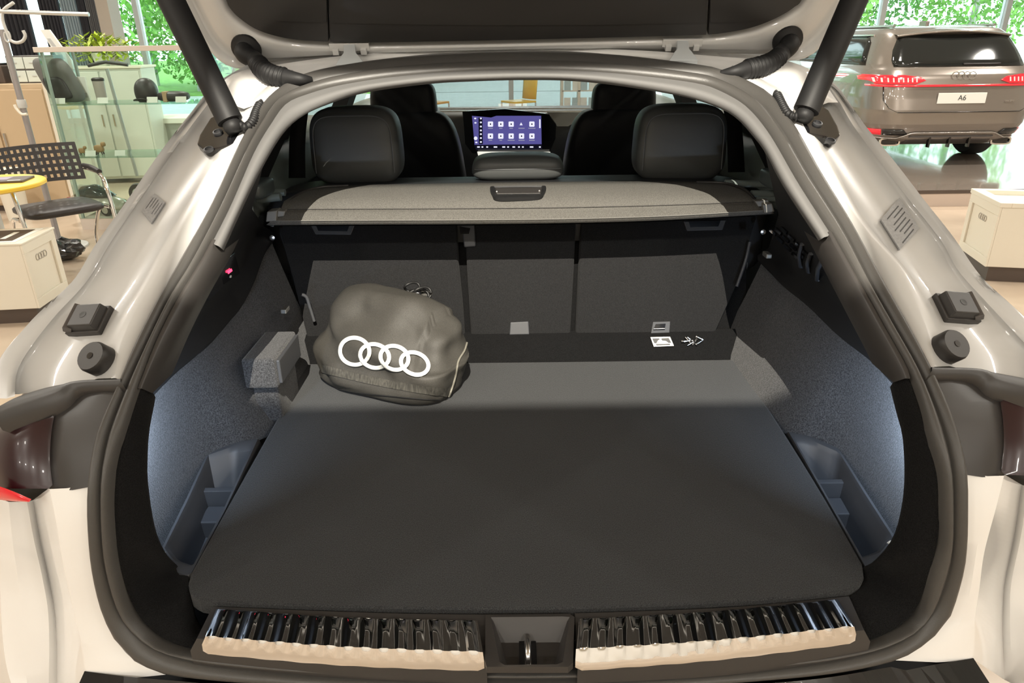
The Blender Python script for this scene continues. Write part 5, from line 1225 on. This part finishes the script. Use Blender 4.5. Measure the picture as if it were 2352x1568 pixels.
# ---- yellow chairs and brochure rack seen through the windscreen
def visitor_chair(px, py, Y, label, rz, m):
    c = P(px, py, Y=Y); t = thing('visitor_chair', label, 'chair', (c[0], Y, 0), rz, 'yellow visitor chairs')
    zs = .50
    box('seat', -.23, .23, -.24, .22, zs-.02, zs+.015, m, t, bevel=.008)
    loft('backrest', [[(x_, .22+.04*v_-.03*(1-(x_/.23)**2), zs+.03+.42*v_) for x_ in np.linspace(-.22, .22, 9)] for v_ in (0, .5, 1)], m, t, world=False, solid=.012)
    for x_ in (-.22, .22):
        for y_ in (-.23, .21): tube('leg', [(x_, y_, 0), (x_, y_, zs-.02)], .014, FRAMEW, t, seg=8, world=False)
visitor_chair(1192, 230, 12.6, 'yellow visitor chair seen through the windscreen beside the front right headrest', math.radians(-58), YELLOW)
visitor_chair(990, 230, 12.6, 'yellow orange visitor chair mostly hidden behind the front left headrest', math.radians(60), mat('orange_yellow', (.85, .45, .08), .4))
rk = thing('brochure_rack', 'white brochure rack with pale blue leaflets seen through the windscreen', 'rack', (P(1330, 225, Y=13.4)[0], 13.4, 0))
for x_ in (-.32, .0, .32): box('upright', x_-.025, x_+.025, 0, .25, 0, 1.6, CREAM, rk)
for i, z_ in enumerate((.25, .60, .95, 1.3)):
    box('rack_shelf', -.32, .32, 0, .25, z_, z_+.02, CREAM, rk)
    for j in range(4): box('leaflet', -.28+j*.155, -.16+j*.155, .02, .05, z_+.02, z_+.24, mat('pale_blue_leaflet', (.50, .64, .68), .5) if (i+j) % 2 else WHITEPRINT, rk)

# ---- platform and grey estate car
px_ = P(2200, 436, Z=.15)
pf = box('display_platform', 2.4, 9.6, px_[1], 12.8, 0, .15, mat('platform_gloss', (.30, .25, .21), .10, coat=.6)); tag(pf, 'low glossy platform under the grey estate car', 'platform')
box('platform_edge', 2.38, 9.6, px_[1]-.02, px_[1], .12, .153, DARKBASE, pf); box('platform_riser', 2.39, 9.6, px_[1]-.015, px_[1]-.002, 0, .12, mat('riser_beige', (.55, .45, .38), .5), pf)
Y0 = 7.33; AX = P(2207, 227, Y=Y0)[0]
es2 = thing('grey_estate_car', 'grey brown estate car on the platform at the right showing its rear', 'car', (AX, Y0, .15))
GREYP = mat('grey_brown_metallic', (.27, .235, .205), .26, metal=.55, coat=1.0); DGLASS = mat('dark_tinted_glass', (.010, .012, .012), .06, coat=.3)
ZT = [(.22, .76, .16, 4.75), (.30, .86, .04, 4.85), (.45, .925, -.02, 4.9), (.60, .945, -.03, 4.9), (.72, .945, .0, 4.85), (.85, .935, .02, 4.6), (.95, .905, .05, 3.95), (1.00, .88, .09, 3.7), (1.04, .845, .13, 3.55), (1.15, .80, .21, 3.2), (1.28, .735, .31, 2.85), (1.36, .685, .38, 2.6), (1.405, .64, .45, 2.4), (1.435, .55, .60, 2.2), (1.45, .35, .9, 1.9)]
_zt = np.array(ZT)
def sec(z): return [float(np.interp(z, _zt[:, 0], _zt[:, k])) for k in (1, 2, 3)]
def outline(z, n=72, grow=0.0):
    hw_, yr, yf = sec(z); cy_, ly = (yr+yf)/2, (yf-yr)/2; r = []
    for k in range(n):
        a_ = 2*math.pi*k/n; c_, s_ = math.cos(a_), math.sin(a_)
        r.append(((hw_+grow)*math.copysign(abs(c_)**.28, c_), cy_+(ly+grow)*math.copysign(abs(s_)**.22, s_), z))
    return r
def rear(x, z, off=.0):
    hw_, yr, yf = sec(z); cy_, ly = (yr+yf)/2, (yf-yr)/2; k = min(.9999, abs(x)/hw_)
    return (x, cy_-ly*(1-k**(2/.28))**(.11)-off, z)
def side(y, z, sgn, off=.0):
    hw_, yr, yf = sec(z); cy_, ly = (yr+yf)/2, (yf-yr)/2; k = min(.9999, abs(y-cy_)/ly); return (sgn*(hw_*(1-k**(2/.22))**.14+off), y, z)
loft('body_shell', [outline(z) for z in sorted(set(list(_zt[:, 0])+list(np.linspace(.25, 1.42, 24))))], GREYP, es2, cv=True, caps=True, world=False)
def rpatch(name, cs, m, off=.004, par=es2, nx_=24, **k):
    """patch on the tail: cs = list of (z, xl, xr)"""
    return loft(name, [[rear(x, z, off) for x in np.linspace(xl, xr, nx_)] for z, xl, xr in cs], m, par, world=False, solid=.006, **k)
rw = rpatch('rear_window', [(1.035, -.70, .70), (1.10, -.705, .705), (1.20, -.675, .675), (1.30, -.62, .62), (1.35, -.585, .585)], DGLASS, .006)
loft('wiper', [[rear(x, z, .02) for x in np.linspace(.02, .42, 12)] for z in (1.050, 1.066)], CHAIRBLK, es2, world=False, solid=.012)
loft('roof_spoiler', [[(x, sec(1.37)[1]+dy_+.06*(abs(x)/.62)**2, 1.385+dz_-.045*(abs(x)/.62)**2) for x in np.linspace(-.62, .62, 20)] for dy_, dz_ in ((.12, .035), (-.06, .012), (-.10, .0), (-.06, -.018), (.05, -.03))], GREYP, es2, world=False)
box('fin_antenna', -.02, .02, .95, 1.12, 1.44, 1.50, GREYP, es2, bevel=.012)
BRIGHTRED = mat('lit_red_lamp', (.70, .01, .02), .15, coat=1.0, emit=((1.0, .03, .05), .5))
for s_ in (-1, 1):
    cs_ = [(.865, .50, .86), (.90, .40, .925), (.935, .46, .915), (.955, .62, .895)]
    tl2 = rpatch('tail_light', [(z, min(s_*a_, s_*b_), max(s_*a_, s_*b_)) for z, a_, b_ in cs_], BRIGHTRED, .008)
    for k in range(9):
        x_ = s_*(.50+.045*k); V = [rear(x_-.006, .885, .016), rear(x_+.006, .885, .016), rear(x_+.003, .928, .016), rear(x_-.009, .928, .016)]
        mesh('led_bar', V, [(0, 1, 2, 3)], mat('pink_led', (.9, .3, .3), .3, emit=((1, .35, .3), 1.5)), tl2, world=False, solid=.003)
    rpatch('reflector', [(.335, min(s_*.74, s_*.86), max(s_*.74, s_*.86)), (.395, min(s_*.76, s_*.90), max(s_*.76, s_*.90))], BRIGHTRED, .012, nx_=8)
    rpatch('side_grille', [(.335, min(s_*.48, s_*.73), max(s_*.48, s_*.73)), (.395, min(s_*.55, s_*.75), max(s_*.55, s_*.75))], GLOSSBLK, .010, nx_=10)
    ec = rear(s_*.62, .255, .02)
    V = []
    for k_, (a_, b_, yy_) in enumerate(((.115, .045, 0), (.115, .045, -.02), (.098, .030, -.02), (.094, .027, .03))):
        for t_ in np.linspace(0, 2*math.pi, 28, endpoint=False): V.append((ec[0]+a_*math.copysign(abs(math.cos(t_))**.5, math.cos(t_)), ec[1]+yy_, ec[2]+b_*math.copysign(abs(math.sin(t_))**.5, math.sin(t_))))
    ex_ = mesh('exhaust_trim', V, grid_faces(4, 28, False, True), CHROME, es2, world=False, smooth=True, angle=40)
    box('exhaust_opening', ec[0]-.09, ec[0]+.09, ec[1]+.0, ec[1]+.02, ec[2]-.026, ec[2]+.026, GLOSSBLK, ex_)
    for wy in (.92, 3.85):
        ty = lathe('tyre', [(.20, -.11), (.32, -.11), (.345, -.08), (.345, .08), (.32, .11), (.20, .11)], mat('tyre_rubber', (.03, .03, .03), .8), es2, 32, (s_*.80, wy, .345), 'x'); lathe('wheel_rim', [(.05, .0), (.21, .085*1), (.22, .112), (.225, .05)], STEEL, ty, 24, (s_*.80, wy, .345), 'x')
    sw_ = [[side(y, z, s_, .004) for y in np.linspace(y0_, y1_, 20)] for z, y0_, y1_ in ((1.045, .55, 3.1), (1.15, .62, 2.9), (1.28, .72, 2.6), (1.345, .85, 2.4))]
    loft('side_glass', sw_, DGLASS, es2, world=False, solid=.004)
    tube('window_trim', [side(y, 1.352, s_, .008) for y in np.linspace(.75, 2.5, 16)], .010, CHROME, es2, seg=8, world=False)
    tube('roof_bar', [(s_*.56, y, 1.445) for y in np.linspace(.6, 2.3, 10)], .014, STEEL, es2, seg=8, world=False)
rpatch('light_strip', [(.838, -.90, .90), (.858, -.90, .90)], BRIGHTRED, .010, nx_=40)
mesh('tail_logo', *flat_rings(0, .945, .042, .008, rear(0, .945, .008)[1], 4, 1.42, .006), CHROME, es2, world=False)
yp = rear(0, .72, .012)[1]
npl = box('number_plate', -.26, .26, yp-.008, yp, .665, .775, WHITEPRINT, es2, bevel=.003)
text('plate_text', 'A6', .075, INK, npl, (0, yp-.0095, .722), (math.pi/2, 0, 0))
text('badge_text', 'quattro', .035, CHROME, es2, (.52, rear(.52, .69, .012)[1], .69), (math.pi/2, 0, 0))
rpatch('tailgate_gap', [(.575, -.66, .66), (.583, -.66, .66)], GLOSSBLK, .005)
for s_ in (-1, 1): loft('tailgate_side_gap', [[rear(s_*(x), z, .005) for x in (w0_, w0_+.008)] for z, w0_ in ((.58, .66), (.62, .74), (.70, .79), (.84, .80))], GLOSSBLK, es2, world=False, solid=.003)
loft('diffuser_trim', [[rear(x, z0_ + (.06 if abs(x) < .45 else .06*max(0, 1-(abs(x)-.45)/.14)), .018) for x in np.linspace(-.86, .86, 40)] for z0_ in (.292, .306)], STEEL, es2, world=False, solid=.008)
rpatch('diffuser', [(.235, -.48, .48), (.325, -.46, .46)], mat('diffuser_grey', (.10, .09, .085), .4), .010)
for x_ in (-.22, .0, .22): mesh('diffuser_fin', *boxd(x_-.01, x_+.01, rear(0, .27, .05)[1], .08, .20, .31), GLOSSBLK, es2, world=False)
wm = box('door_mirror', -1.10, -.93, 2.9, 3.0, .98, 1.12, GREYP, es2, bevel=.03); box('mirror_glass', -1.09, -.94, 2.892, 2.9, 1.0, 1.10, STEEL, wm)
